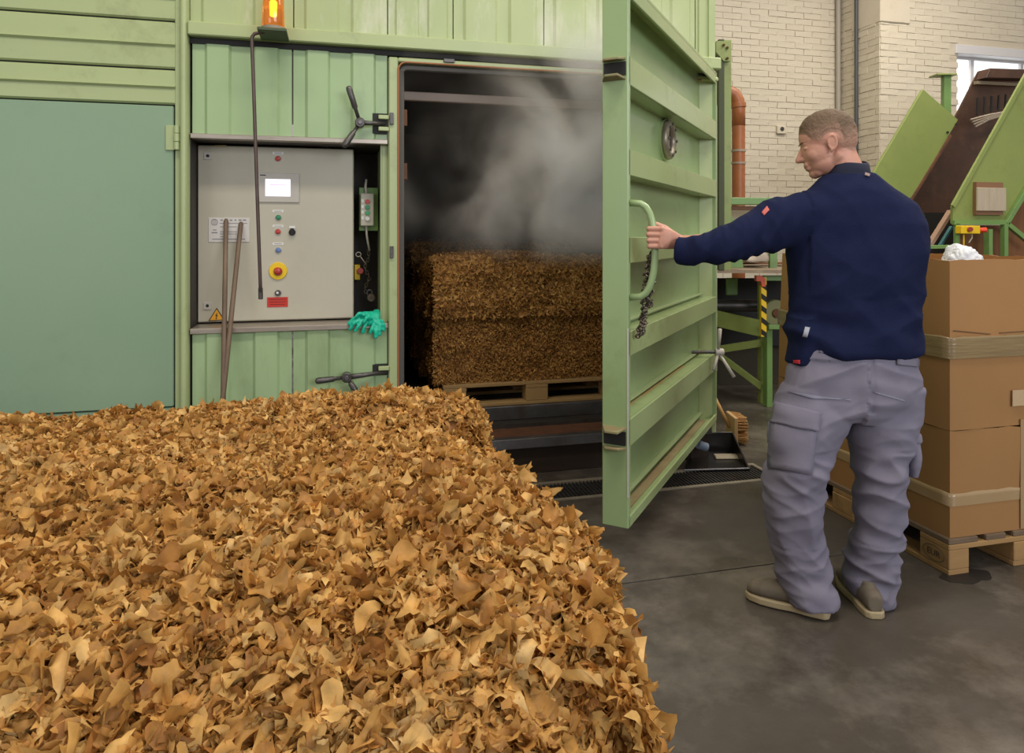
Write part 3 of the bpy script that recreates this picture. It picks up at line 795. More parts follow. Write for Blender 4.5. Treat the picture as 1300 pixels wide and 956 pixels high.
dbox(.02, LW - .012, dz0 + .01, dz1 - .01, DT - .012, DT).build('back_sheet', G_DOOR, cdoor)
dbox(LW - .012, LW, dz0, dz1, 0, DT).build('edge_stile', G_DOOR, cdoor, .003)
dbox(LW - .03, LW - .012, dz0, dz1, 0, .012).build('edge_lip', G_DOOR, cdoor, .002)
dbox(.0, .02, dz0, dz1, 0, DT).build('hinge_stile', G_DOOR, cdoor, .003)
dbox(.02, LW - .012, dz1 - .012, dz1, 0, DT).build('top_flange', G_RIB, cdoor)
dbox(.02, LW - .012, dz0, dz0 + .012, 0, DT).build('bottom_flange', G_RIB, cdoor)
for z0, z1 in ((2.28, dz1 - .012), (1.94, 2.05), (1.59, 1.69), (1.25, 1.35), (.89, .985), (.54, .645), (dz0 + .012, .268)):
    rb = dbox(.02, LW - .012, z0, z1, 0, .012).build('rib', G_RIB, cdoor, .002)
    if dz0 + .1 < z0 < 2.2:
        dbox(.02, LW - .012, z1 - .008, z1, .012, DT - .012).build('rib_flange', G_RIB, rb)
        dbox(.02, LW - .012, z0, z0 + .008, .012, DT - .012).build('rib_flange', G_RIB, rb)
for z0 in (.66, 1.0, .278):
    dbox(.05, LW - .04, z0, z0 + .006, DT - .035, DT - .012).build('weld_seam', mat('weld_green', (.33, .40, .20), .5), cdoor)
# rust dust lying on the flanges
RD = mat('rust_dust', (.34, .17, .05), .9, var=(.28, .30, .12), vscale=9)
dbox(.1, 1.6, .2425, .2445, .045, DT - .014).build('rust_deposit', mat('faint_rust', (.30, .27, .13), .8, var=(.26, .17, .08), vscale=7), cdoor)
dbox(.55, 1.6, .6455, .6475, .065, DT - .014).build('rust_deposit', RD, cdoor)
# worn white strip at hinge side and edge wear
dbox(-.004, .004, dz0 + .3, dz1 - .2, -.001, .004).build('edge_wear', mat('bare_edge', (.5, .48, .42), .5), cdoor)
dbox(LW - .004, LW + .0015, .35, 1.0, -.0015, .004).build('edge_wear', mat('bare_edge', (.5, .48, .42), .5), cdoor)
# porthole
u_ = (843 - 650) / FPX
dirv = V((FW.x + u_ * RT.x, FW.y + u_ * RT.y)); back0 = HP - nn * (DT - .012)
# intersect ray with back sheet plane
tt = (back0.x * nn.x + back0.y * nn.y) / (dirv.x * nn.x + dirv.y * nn.y)
pc = V((dirv.x * tt, dirv.y * tt, CAMH - (178 - HZ) / FPX * tt))
ph = MB().torus(pc + nn * .022, dd * .078, (0, 0, .078), .022, 32, 10).build('porthole', mat('porthole_ring', (.30, .26, .20), .4, .5, var=(.20, .17, .12), vscale=18), cdoor, 0, True)
MB().tube([pc, pc + nn * .012], [.105, .105], 36).build('mounting_flange', G_RIB, ph)
MB().cyl(pc + nn * .012, pc + nn * .02, .06, .06, 28).build('glass', mat('porthole_glass', (.03, .035, .03), .05, spec=1), ph)
for k in range(8):
    a = 2 * math.pi * k / 8
    q = pc + dd * .078 * math.cos(a) + V((0, 0, .078 * math.sin(a)))
    MB().cyl(q + nn * .04, q + nn * .05, .007, .007, 6).build('bolt', STEELB, ph)
# latch brackets on the free edge
for zc in (2.0, .575):
    lbk = MB()
    for sgn in (-1, 1):
        a = dp(LW, zc + sgn * .040, DT * .12); b = dp(LW, zc + sgn * .040, DT * .95)
        lbk.prism([dp(LW - .002, zc + sgn * .034, DT * .08), dp(LW + .05, zc + sgn * .026, DT * .25), dp(LW + .05, zc + sgn * .026, DT * .75), dp(LW - .002, zc + sgn * .034, DT)], (0, 0, sgn * .010))
    lo = lbk.build('latch_bracket', CHIP, cdoor, .002)
    mbk = MB().obox(dp(LW + .003, zc, DT * .5), dd * .004, nn * DT * .42, (0, 0, .026)); mbk.build('latch_slot_shade', BLACK, lo)  # black block paints the shaded hollow between the bracket lips
# grab handle
hs = LW - .022; hz0, hz1 = 1.118, 1.484
hpts = []
for k in range(15):
    a = math.pi * k / 14
    hpts.append(dp(hs - .004, (hz0 + hz1) / 2 + (hz1 - hz0) / 2 * math.cos(a) * (1.0), -.098 * min(1, math.sin(a) ** .55 if math.sin(a) > 0 else 0)))
hd = MB().tube(hpts, .0135, 14).build('grab_handle', G_DOOR, cdoor, 0, True)
HC = dp(hs - .004, 1.35, -.096)

# chain bunched on the handle
chn = thing('door_chain', dp(hs, 1.2, -.04), 'loose bunch of dark chain hanging from the grab handle of the green door', 'chain')
lk = MB(); rnd = random.Random(3)
path = []
for k in range(62):
    f = k / 61
    z = 1.30 - .33 * f
    path.append((hs - .03 + rnd.uniform(-.012, .012), z + rnd.uniform(-.006, .006), -.05 - .028 * math.cos(f * 2.2) + rnd.uniform(-.014, .014)))
for i, (s_, z, o_) in enumerate(path):
    p = dp(s_, z, o_); d1 = V((rnd.uniform(-1, 1), rnd.uniform(-1, 1), rnd.uniform(-.6, .6))).normalized(); d2 = d1.orthogonal().normalized()
    lk.torus(p, d1 * .0085, d2 * .015, .0038, 10, 5)
lk.build('links', LINK, chn, 0, True)['kind'] = 'stuff'

# wing clamp on the hinge side seen behind the door (white star handle)
wc = PD(912, 447, 4.05)
sh = thing('star_clamp', wc, 'pale three armed clamp sticking out behind the far edge of the open door', 'clamp')
MB().cyl(wc - R3 * .02, wc + R3 * .03, .022, n=16).build('hub', GREYP, sh, .003, 'auto')
for ex, ey in ((914, 418), (932, 479), (906, 470)):
    e = PD(ex, ey, 4.0); MB().tube([wc, e], [.008, .011], 10).build('arm', GREYP, sh, 0, True)
MB().cyl(wc - R3 * .02, wc - R3 * .20, .010).build('bolt', STEEL, sh)

# ================================================================== LEAF SCATTER


def leaf_batch(P, N, size, nx=3, ny=6, tilt=.6, seed=0, ar=(.20, .62)):
    """P (n,3) positions, N (n,3) surface normals, size (n,) -> verts, quads of crumpled torn strips"""
    rng = np.random.default_rng(seed); n = len(P)
    T = rng.normal(size=(n, 3)); N2 = N + rng.normal(size=(n, 3)) * tilt * .6
    N2 /= np.linalg.norm(N2, axis=1)[:, None]
    T -= N2 * (T * N2).sum(1)[:, None]; T /= np.linalg.norm(T, axis=1)[:, None]
    B = np.cross(N2, T)
    u = np.linspace(-1, 1, ny); v = np.linspace(-1, 1, nx)
    asp = rng.uniform(*ar, n); curl = rng.normal(0, .9, n); bend = rng.normal(-.12, .26, n); tw = rng.normal(0, .7, n)
    sw = rng.normal(0, .35, n); ph = rng.uniform(0, 6.28, n); fr = rng.uniform(2.5, 6.5, n)
    verts = np.empty((n, ny * nx, 3))
    for i, a in enumerate(u):
        w = np.clip((1 - .36 * abs(a) ** 3) * (1 + rng.uniform(-.32, .32, n)), .3, 1.3); mid = sw * (a * a - .4) + rng.uniform(-.12, .12, n) * asp
        for j, b in enumerate(v):
            lx = a * size * (1 - (.16 * b * b if abs(a) == 1 else 0) + (rng.uniform(-.08, .08, n) if abs(a) == 1 else 0)); ly = (b * asp * w + mid) * size
            lz = size * (bend * a * a + curl * b * b * asp * .8 + tw * a * b * asp + .17 * np.sin(fr * a + ph + b) + rng.uniform(-.06, .06, n))
            verts[:, i * nx + j] = P + T * lx[:, None] + B * ly[:, None] + N2 * lz[:, None]
    q = []
    for i in range(ny - 1):
        for j in range(nx - 1):
            q.append((i * nx + j, i * nx + j + 1, (i + 1) * nx + j + 1, (i + 1) * nx + j))
    q = np.array(q)
    F = (q[None] + (np.arange(n) * nx * ny)[:, None, None]).reshape(-1, 4)
    return verts.reshape(-1, 3), F


def np_mesh(name, Vv, F, smooth=True):
    me = bpy.data.meshes.new(name); me.vertices.add(len(Vv)); me.vertices.foreach_set('co', Vv.astype(np.float32).ravel())
    me.loops.add(F.size); me.loops.foreach_set('vertex_index', F.astype(np.int32).ravel())
    me.polygons.add(len(F)); me.polygons.foreach_set('loop_start', np.arange(0, F.size, 4, dtype=np.int32)); me.polygons.foreach_set('loop_total', np.full(len(F), 4, np.int32))
    me.update(calc_edges=True)
    if smooth: me.polygons.foreach_set('use_smooth', np.ones(len(F), bool))
    return me


def hfun(x, y, amp, seed):
    return amp * noise.fractal(V((x * 3.1 + seed, y * 3.1, seed)), 1, 2, 4)


# ---- foreground bale
FX0, FX1, FY0, FY1, FZ = -1.25, .362, .585, 1.85, .938
fb = thing('tobacco_bale', ((FX0 + FX1) / 2, (FY0 + FY1) / 2, 0), 'huge golden brown bale of loose tobacco strips filling the near corner', 'tobacco bale')


def ftop(x, y):
    z = FZ + hfun(x, y, .028, 2.3) + .014 * noise.noise(V((x * 13, y * 13, 1))) + .010 * noise.noise(V((x * 31, y * 31, 5)))
    # rounded shoulders at the right side and the near side
    e = min(FX1 - x, .22); z -= .050 * (1 - e / .22) ** 2.2
    e = max(min(y - FY0, .28), 0); z -= .085 * (1 - e / .28) ** 2
    e = max(min(FY1 - y, .12), 0); z -= .02 * (1 - e / .12) ** 2
    z += .012 * max(0, (y - 1.35) / .5) if x > -.5 else 0
    return z


def fside(y, z):
    """x of the right side at depth y, height z"""
    s_ = FX1 + .02 * noise.noise(V((y * 5, z * 5, 4))) + .035 * noise.noise(V((y * 2.3, z * 2, 9)))
    s_ -= .065 * math.exp(-((y - 1.47) / .10) ** 2)
    s_ -= .045 * max(0, min(1, (y - 1.2) / .35)) - .02 * (y > 1.56) * min(1, max(0, y - 1.56) / .05)
    s_ -= .075 * max(0, (.86 - y) / .28)
    s_ -= .045 * max(0, 1 - abs(z - FZ) / .06) ** 2 if z > FZ - .06 else 0
    return s_


def ffront(x, z):
    return FY0 + .02 * noise.noise(V((x * 5, z * 5, 14))) + (.03 * max(0, 1 - abs(z - FZ) / .09) ** 2 if z > FZ - .09 else 0)


core = MB()
nX, nY = 34, 28
grid = []
for j in range(nY + 1):
    for i in range(nX + 1):
        x = FX0 + (FX1 - .02 - FX0) * i / nX; y = FY0 + .02 + (FY1 - FY0 - .04) * j / nY
        grid.append((min(x, fside(y, FZ - .03) - .02), y, ftop(x, y) - .022))
vs = list(grid); fs = [(j * (nX + 1) + i, j * (nX + 1) + i + 1, (j + 1) * (nX + 1) + i + 1, (j + 1) * (nX + 1) + i) for j in range(nY) for i in range(nX)]
border = [i for i in range(nX + 1)] + [(j * (nX + 1) + nX) for j in range(1, nY + 1)] + [nY * (nX + 1) + i for i in range(nX - 1, -1, -1)] + [j * (nX + 1) for j in range(nY - 1, 0, -1)]
b0 = len(vs); vs += [(vs[k][0], vs[k][1], .15) for k in border]; nb = len(border)
fs += [(border[k], b0 + k, b0 + (k + 1) % nb, border[(k + 1) % nb]) for k in range(nb)] + [tuple(b0 + k for k in range(nb))]
core.add(vs, fs); core.build('packed_core', CORE, fb, 0, True)

# samples: top, right side, front, back
Ps, Ns, Sz = [], [], []
rng = random.Random(11)
NT = 74000
cam2 = V((0, 0))
cnt = 0
while cnt < NT:
    # denser near the camera where single strips are smaller in number but seen large
    y = FY0 + (FY1 - FY0) * rng.random(); x = FX0 + (FX1 - FX0) * (1 - rng.random() ** 1.0)
    if x < -.36 - (y - .5) * .85 and rng.random() < .72: continue
    z = ftop(x, y); xs_ = fside(y, z)
    if x > xs_: continue
    gx = (ftop(x + .01, y) - z) / .01; gy = (ftop(x, y + .01) - z) / .01
    Ps.append((x, y, z - .006 + rng.random() ** 2 * .015)); Ns.append((-gx + .8 * noise.noise(V((x * 30, y * 30, 3))), -gy + .8 * noise.noise(V((x * 30, y * 30, 8))), 1))
    s0 = rng.choice((.005, .006, .008, .010, .012, .015, .019)); Sz.append(s0 * (1.0 if y > 1.4 else 1.12)); cnt += 1
for _ in range(17000):
    y = FY0 + (FY1 - FY0) * rng.random(); z = .15 + (FZ - .17) * (rng.random() ** .6)
    x = fside(y, z); Ps.append((x - .008 + rng.random() ** 2 * .022, y, z)); Ns.append((1, rng.uniform(-.3, .3), .25)); Sz.append(rng.choice((.006, .008, .011, .014, .019)))
for _ in range(9000):
    x = -.75 + (FX1 + .75) * rng.random(); z = .45 + (FZ - .52) * (rng.random() ** .55)
    if x > fside(FY0 + .02, z): continue
    y = ffront(x, z); Ps.append((x, y + .006 - rng.random() ** 2 * .02, z)); Ns.append((rng.uniform(-.3, .3), -1, .3)); Sz.append(rng.choice((.008, .011, .014, .018)))
P_, N_, S_ = np.array(Ps), np.array(Ns), np.array(Sz)
N_ = N_ / np.linalg.norm(N_, axis=1)[:, None]
Vv, F = leaf_batch(P_, N_, S_, tilt=.30, seed=5, ar=(.12, .58))
me = np_mesh('loose_leaf_strips', Vv, F); o = link('loose_leaf_strips', me, LEAF, fb); o['kind'] = 'stuff'
# 290 large single strips as parts
LV = []
for k in range(14):
    Vv, F = leaf_batch(np.zeros((1, 3)), np.array([[0, 0, 1.]]), np.array([.02]), nx=5, ny=12, tilt=0, seed=100 + k, ar=(.25, .6))
    me = np_mesh('tobacco_strip', Vv, F); me.materials.append(LEAF); LV.append(me)
k = 0
while k < 290:
    y = FY0 + .03 + (1.25 - FY0) * rng.random() ** 1.15; x = -.62 + (FX1 + .6) * rng.random()
    if x < -.3 - (y - .5) * .85: continue
    side = rng.random() < .2
    z = ftop(x, y)
    if x > fside(y, z) - .005: continue
    o = bpy.data.objects.new('tobacco_strip', LV[k % 14]); COL.objects.link(o); o.parent = fb; o.matrix_parent_inverse = fb.matrix_basis.inverted()
    s_ = rng.uniform(.75, 1.35)
    if side:
        z = FZ - .02 - .25 * rng.random(); loc = V((fside(y, z) + .012, y, z)); o.rotation_euler = (rng.uniform(-.6, .6), R(90) + rng.uniform(-.7, .5), rng.uniform(0, 6.28))
    else:
        loc = V((x, y, z + .011)); o.rotation_euler = (rng.gauss(0, .24), rng.gauss(0, .24), rng.uniform(0, 6.28))
    o.location = loc; o.scale = (s_, s_, s_); k += 1

# ---- bales inside the chamber
BG = 'tobacco bales in the steaming chamber'


def small_bale(x0, x1, y0, y1, z0, z1, nlv, label, seed, name='tobacco_bale'):
    b = thing(name, ((x0 + x1) / 2, (y0 + y1) / 2, z0), label, 'tobacco bale', BG)
    zs = z0 + (z1 - z0) * .52

    def bulge(z): return (.035 if z > zs else .0) + .018 * noise.noise(V((z * 9, seed, 0)))

    def frontY(x, z): return y0 - bulge(z) + .034 * noise.noise(V((x * 6, z * 8, seed))) + (.09 * max(0, (z - (z1 - .10)) / .10) ** 2)

    def leftX(y, z): return x0 - bulge(z) + .10 * max(0, (z - z1 + .3)) + .05 * noise.noise(V((y * 6, z * 8, seed + 4))) + (.07 * max(0, (z - (z1 - .10)) / .10) ** 2)

    def topZ(x, y): return z1 + .02 - .10 * (x - (x0 + x1) / 2 + .15) ** 2 + .03 * noise.fractal(V((x * 3, y * 3, seed)), 1, 2, 3) - .03 * max(0, 1 - (x - x0) / .15) ** 2 - .03 * max(0, 1 - (y - y0) / .15) ** 2
    mb = MB().box((x0 + .02, y0 + .03, z0), (x1 - .02, y1 - .02, z1 - .05)); mb.build('packed_core', CORE, b)
    P, N, S = [], [], []; r = random.Random(seed)
    for _ in range(int(nlv * .55)):
        x = x0 + (x1 - x0) * r.random(); z = z0 + (z1 - z0) * r.random()
        P.append((x, frontY(x, z) + r.uniform(-.012, .02), z)); N.append((0, -1, .35)); S.append(r.choice((.008, .011, .015, .019)) * (1.3 if z > zs else .75))
    for _ in range(int(nlv * .2)):
        y = y0 + (y1 - y0) * r.random(); z = z0 + (z1 - z0) * r.random()
        P.append((leftX(y, z) + r.uniform(-.01, .02), y, z)); N.append((-1, 0, .35)); S.append(r.choice((.007, .010, .014)))
    for _ in range(int(nlv * .3)):
        x = x0 + (x1 - x0) * r.random(); y = y0 + (y1 - y0) * r.random() ** 1.5
        P.append((x, y, topZ(x, y) + r.uniform(-.05, .004))); N.append((0, -.2, 1)); S.append(r.choice((.009, .012, .016)))
    P, N, S = map(np.array, (P, N, S)); N = N / np.linalg.norm(N, axis=1)[:, None]
    Vv, F = leaf_batch(P, N, S, nx=2, ny=4, tilt=.35, seed=seed, ar=(.10, .30))
    o = link('leaf_strips', np_mesh('leaf_strips', Vv, F), LEAFD, b); o['kind'] = 'stuff'
    return b


small_bale(.575, 1.87, 4.25, 5.03, .434, 1.225, 42000, 'dark golden tobacco bale steaming on a pallet inside the open chamber', 21)
small_bale(.545, 1.85, 5.22, 6.02, .434, 1.30, 9000, 'second dark tobacco bale behind the first one deep in the chamber', 22)

# ================================================================== EUR PALLETS
PG = 'flat wooden euro pallets'


def pallet(x0, y0, z0, along, label, m=WOOD, m2=None, name='euro_pallet'):
    """along='x' or 'y' = direction of the 1.2 m side; x0,y0 = min corner"""
    t = thing(name, (x0 + (.6 if along == 'x' else .4), y0 + (.4 if along == 'x' else .6), z0), label, 'pallet', PG)
    m2 = m2 or m

    def bx(a0, a1, b0, b1, c0, c1, nm, mm):
        j = [random.uniform(-.0015, .0015) for _ in range(3)]
        a0 += j[0]; a1 += j[0]; b0 += j[1]
        if along == 'x': mb = MB().box((x0 + a0, y0 + b0, z0 + c0), (x0 + a1, y0 + b1, z0 + c1))
        else: mb = MB().box((x0 + b0, y0 + a0, z0 + c0), (x0 + b1, y0 + a1, z0 + c1))
        return mb.build(nm, mm, t, .003)
    for b0, w in ((0.002, .145), (.1875, .10), (.3275, .145), (.5125, .10), (.653, .145)): bx(0.002, 1.198, b0, b0 + w, .122, .144, 'top_board', m2)
    for a0 in (0.002, .5275, 1.053): bx(a0, a0 + .145, 0.002, .798, .100, .1215, 'cross_board', m)
    for b0, w in ((0.002, .10), (.3275, .145), (.698, .10)): bx(0.002, 1.198, b0, b0 + w, 0, .0215, 'bottom_board', m)
    bl = []
    for a0 in (0.002, .5275, 1.053):
        for b0, w in ((0.002, .10), (.3275, .145), (.698, .10)): bl.append(bx(a0, a0 + .145, b0, b0 + w, .022, .0995, 'block', m))
    return t, bl


pallet(.63, 4.216, .29, 'x', 'pale wooden pallet carrying the steaming tobacco bale inside the chamber', WOODI)
pallet(.60, 5.20, .29, 'x', 'wooden pallet under the second bale deep inside the chamber', WOODI)
BX, BY = 2.363, 2.247
pt, pbl = pallet(BX, BY, 0, 'y', 'weathered wooden pallet with an oval stamp carrying the big cardboard box', WOOD, WOODD)
pallet(-.83, .70, 0, 'x', 'wooden pallet underneath the huge foreground tobacco bale', WOOD)
# oval EUR stamp on the left face of the near corner block
INK = mat('branding_ink', (.06, .04, .025), .8)
sc_ = V((BX - .0008, BY + .075, .062))
st = MB().torus(sc_, (0, .052, 0), (0, 0, .030), .0016, 28, 4).build('stamp_ring', INK, pbl[0])
text('EUR', sc_ + V((-.0002, 0, 0)), .036, INK, 'stamp_letters', pbl[0], (R(90), 0, R(-90)))
sm = MB(); pts = []
for k in range(24):
    a = 2 * math.pi * k / 24; r_ = 1 + .25 * noise.noise(V((math.cos(a) * 2, math.sin(a) * 2, 0)))
    pts.append((BX + .07 + .115 * r_ * math.cos(a), BY - .012 + .055 * r_ * math.sin(a), .0005))
o = MB().prism(pts, (0, 0, .0018)).build('corner_patch', mat('dark_patch', (.018, .013, .010), .6), fl); o['kind'] = 'stuff'  # dark irregular patch on the floor at the pallet's near corner

# ================================================================== CARDBOARD BOX
bx0, bx1, by0, by1 = 2.382, 3.145, 2.262, 3.372
zb, zt_, zf = .1445, 1.258, .573
cbx = thing('gaylord_box', ((bx0 + bx1) / 2, (by0 + by1) / 2, zb), 'tall brown cardboard box bound with packing tape standing on a pallet', 'box')


def sleeve(x0, x1, y0, y1, z0, z1, t, lean=0.0, amp=.004, seed=0, nz=14, nu=26):
    mb = MB(); ring = []
    def ringpts(inset, z, f):
        pts = []
        X0, X1, Y0, Y1 = x0 + inset + lean * f, x1 - inset - lean * f, y0 + inset + lean * f, y1 - inset - lean * f
        c = [(X0, Y0), (X1, Y0), (X1, Y1), (X0, Y1)]
        for i in range(4):
            a, b = c[i], c[(i + 1) % 4]
            for k in range(nu):
                q = k / nu; w = math.sin(math.pi * q) ** .5
                x = a[0] + (b[0] - a[0]) * q; y = a[1] + (b[1] - a[1]) * q
                nr = ((0, -1), (1, 0), (0, 1), (-1, 0))[i]
                d_ = amp * w * (1 + 2 * noise.noise(V((x * 3, y * 3, z * 3 + seed))))
                pts.append((x + nr[0] * d_, y + nr[1] * d_, z))
        return pts
    N = nu * 4; vs = []
    for i in range(nz + 1):
        f = i / nz; z = z0 + (z1 - z0) * f; row = ringpts(0, z, f)
        if i == nz: row = [(p[0], p[1], z + .007 * noise.noise(V((p[0] * 14, p[1] * 14, seed)))) for p in row]
        vs += row
    for i in range(nz + 1):
        f = 1 - i / nz; z = z0 + (z1 - z0) * f; row = ringpts(t, z, f)
        if i == 0: row = [(p[0], p[1], z + .007 * noise.noise(V((p[0] * 14, p[1] * 14, seed)))) for p in row]
        vs += row
    rows = 2 * (nz + 1)
    fs = [(i * N + k, i * N + (k + 1) % N, (i + 1) * N + (k + 1) % N, (i + 1) * N + k) for i in range(rows - 1) for k in range(N)]
    mb.add(vs, fs); return mb


sleeve(bx0, bx1, by0, by1, zb, zf - .0015, .006, 0, .004, 1).build('lower_wall', CARD, cbx, 0, 'auto')
sleeve(bx0, bx1, by0, by1, zf + .0015, .948, .006, .004, .005, 3).build('middle_wall', CARD, cbx, 0, 'auto')
sleeve(bx0 + .006, bx1 - .006, by0 + .006, by1 - .006, .942, zt_, .007, .008, .003, 5).build('upper_sleeve', CARDU, cbx, 0, 'auto')
MB().box((bx0 + .008, by0 + .008, zb), (bx1 - .008, by1 - .008, zb + .012)).build('bottom', CARD, cbx)
MB().box((bx0 + .012, by0 + .012, .9), (bx1 - .012, by1 - .012, 1.13)).build('contents', CORE, cbx)
# tapes
sleeve(bx0 - .004, bx1 + .004, by0 - .004, by1 + .004, .862, .950, .001, .001, .006, 3, 8).build('tape_band', TAPE, cbx, 0, True)
sleeve(bx0 - .002, bx1 + .002, by0 - .002, by1 + .002, .270, .322, .001, 0, .0045, 1, 3).build('tape_band', mat('clear_tape', (.40, .28, .15), .25, var=(.36, .23, .11), vscale=4, coat=.4), cbx, 0, True)
xt = PY(1296, 0, by0).x
MB().box((xt - .012, by0 - .010, .15), (xt + .05, by0 - .0075, .60)).build('tape_strip', MATS['clear_tape'], cbx)
q = PY(1293, 506, by0 - .012)
MB().box((q.x - .03, by0 - .0125, q.z - .03), (q.x + .04, by0 - .010, q.z + .035)).build('paper_label', mat('buff_label', (.48, .34, .19), .7), cbx)
for (xa, za, xb, zb2) in ((bx0 + .02, .975, bx0 + .2, .955), (bx0 + .25, .958, bx0 + .5, .962)):
    MB().bar((xa, by0 - .002, za), (xb, by0 - .003, zb2), .003, .004).build('torn_edge_shade', mat('card_shadow', (.14, .07, .03), .9), cbx)  # dark bars paint the shadow along the torn card edge
# bag sticking out
bagc = PD(1221, 323, 2.98)
mb = MB().ell(bagc + V((0, 0, -.06)), R3 * .085, A3 * .07, (0, 0, .105), 20, 12).ell(bagc + R3 * .03 + V((0, 0, -.02)), R3 * .04, A3 * .04, (0, 0, .055))
me = remesh(mb, .006, 1)
displace(me, lambda p, n: .022 * noise.noise(p * 17) + .012 * abs(noise.noise(p * 40)))
bagc.z = 0
o = link('plastic_bag', me, BAG, None); tag(o, 'crumpled white plastic bag poking out of the open top of the cardboard box', 'bag')

# ================================================================== TABLE / CONVEYOR BEHIND
tb = thing('conveyor_table', PD(950, 500, 5.6), 'green steel conveyor table with hazard striped post behind the door', 'conveyor')
dT = 5.45
def bar2(p, q, w, h, nm, m, par=tb): return MB().bar(p, q, w, h).build(nm, m, par, .003)
MB().obox(PD(960, 341, 5.72), R3 * .55, A3 * .46, (0, 0, .012)).build('table_sheet', mat('worn_sheet', (.32, .24, .16), .6, var=(.2, .14, .09), vscale=8, stretch=(1, 4, 1)), tb)
MB().obox(PD(948, 334, 5.95), R3 * .40, A3 * .10, (0, 0, .008)).build('table_board', BROWNP, tb)
foot = PF(974.5, 516)
MB().box((foot.x - .025, foot.y - .03, 0), (foot.x + .025, foot.y + .03, PD(975, 414, dT).z)).build('leg', G_FRAME, tb, .003)
f2 = PD(966, 505, 5.6)
MB().box((f2.x - .02, f2.y - .02, 0), (f2.x + .02, f2.y + .02, PD(966, 350, 5.6).z)).build('leg', G_MACH, tb, .003)
for px in (898, 1040):
    f3 = PF(px, 500); MB().box((f3.x - .03, f3.y - .03, 0), (f3.x + .03, f3.y + .03, 1.0)).build('leg', G_MACH, tb, .003)
# hazard striped guard
a = PD(968.7, 427, 5.36); b = PD(968.7, 352, 5.36)
gd = MB().obox((a + b) / 2, R3 * .020, A3 * .02, (0, 0, (b.z - a.z) / 2)).build('striped_guard', YEL, tb)
n_ = 5; hgt = (b.z - a.z)
for k in range(n_):
    zc = a.z + hgt * (k + .35) / n_
    c = V(((a.x + b.x) / 2, (a.y + b.y) / 2, zc)) - A3 * .0205
    w = R3 * .020; MB().prism([c - w + V((0, 0, .030)), c + w + V((0, 0, 0)), c + w + V((0, 0, -.042)), c - w + V((0, 0, -.012))], -A3 * .001).build('black_stripe', BLACK, gd)
pp = [PD(x, y, 5.33) for x, y in ((960.5, 350), (967, 350), (972, 354), (972, 364), (967.5, 364), (966, 357), (960.5, 357))]
MB().prism(pp, A3 * .05).build('red_cap', mat('red_orange', (.62, .09, .03), .4), gd)
bar2(PD(968, 353, 5.42), PD(1050, 353, 5.42), .04, .04, 'top_rail', G_FRAME)
bar2(PD(975, 415, 5.42), PD(1050, 416, 5.42), .04, .035, 'top_rail', G_FRAME)
bar2(PD(905, 403, 5.7), PD(966, 417, 5.55), .04, .13, 'side_beam', G_MACH)
bar2(PD(905, 445, 5.7), PD(968, 435, 5.55), .03, .06, 'brace', G_MACH)
bar2(PD(912, 450, 5.7), PD(968, 492, 5.55), .03, .05, 'brace', G_MACH)
MB().obox(PD(960, 396, 6.15), R3 * .75, A3 * .01, (0, 0, .30)).build('dark_backing', BLACK, tb)  # added black sheet stands for the shade under the table, hides the pipe
MB().obox(PD(935, 445, 6.3) + V((0, 0, -.12)), R3 * .42, A3 * .01, (0, 0, .34)).build('dark_backing', mat('shadowy_board', (.05, .038, .022), .8), tb)  # added dark board for the gloom below the table
MB().cyl(PD(900, 388, 5.8), PD(965, 388, 5.8), .05).build('roller', STEEL, tb, 0, 'auto')
wh = PD(984, 397, 5.55)
MB().cyl(wh - A3 * .03, wh + A3 * .03, .105, n=28).build('roller_wheel', mat('olive_wheel', (.22, .22, .09), .5), tb, .005, 'auto')
MB().cyl(wh - A3 * .05, wh, .035, n=16).build('wheel_hub', RUST, tb, .003, 'auto')
MB().obox(PD(929, 364, 5.9), R3 * .05, A3 * .01, (0, 0, .075)).build('cover_plate', G_FRAME, tb, .02)
bar2(PD(1000, 430, 6.3), PD(860, 430, 6.3), .06, .08, 'low_rail', BROWNP)
# folded sack on the table
mb = MB().prism([PD(x, y, 5.6) for x, y in ((943, 329), (957, 327), (969, 320), (975, 322), (980, 330), (975, 333), (950, 333))], A3 * .25)
me = remesh(mb, .012, 2); displace(me, lambda p, n: .012 * noise.noise(p * 12))
o = link('folded_sack', me, CANVAS, None, 0, True); tag(o, 'crumpled beige sack lying on the conveyor table behind the arm', 'sack')

# tall green frame with post, crossbar, and pipe
fr = thing('support_gantry', PD(922, 500, 5.3), 'tall olive green steel post and crossbar frame beside the orange pipe', 'frame')
for px, m_, w, nm in ((922, G_MACH, .030, 'post'), (913.5, mat('post_shadow', (.05, .06, .02), .6), .022, 'post_shade_side')):  # second box is coloured dark as the shaded side of the post
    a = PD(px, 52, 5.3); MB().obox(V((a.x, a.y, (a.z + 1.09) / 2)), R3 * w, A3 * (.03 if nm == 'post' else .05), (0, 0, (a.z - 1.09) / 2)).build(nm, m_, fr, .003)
MB().prism([PD(x, y, 5.24) for x, y in ((909, 52), (927, 52), (927, 78), (919, 78), (909, 66))], A3 * .02).build('gusset', G_MACH, fr, .002)
for x, y in ((919, 57), (923.5, 60.5), (923.5, 74)): MB().cyl(PD(x, y, 5.22), PD(x, y, 5.245), .010, n=8).build('bolt', RUST, fr)
MB().bar(PD(926, 255.5, 5.32), PD(1075, 255.5, 5.32), .05, .055).build('crossbar', G_FRAME, fr, .004)
MB().bar(PD(926, 264, 5.36), PD(1075, 266, 5.36), .05, .03).build('under_board', BROWNP, fr, .003)
MB().prism([PD(x, y, 5.3) for x, y in ((926, 268), (937, 290), (944, 340), (926, 340))], A3 * .02).build('gusset', G_FRAME, fr, .002)
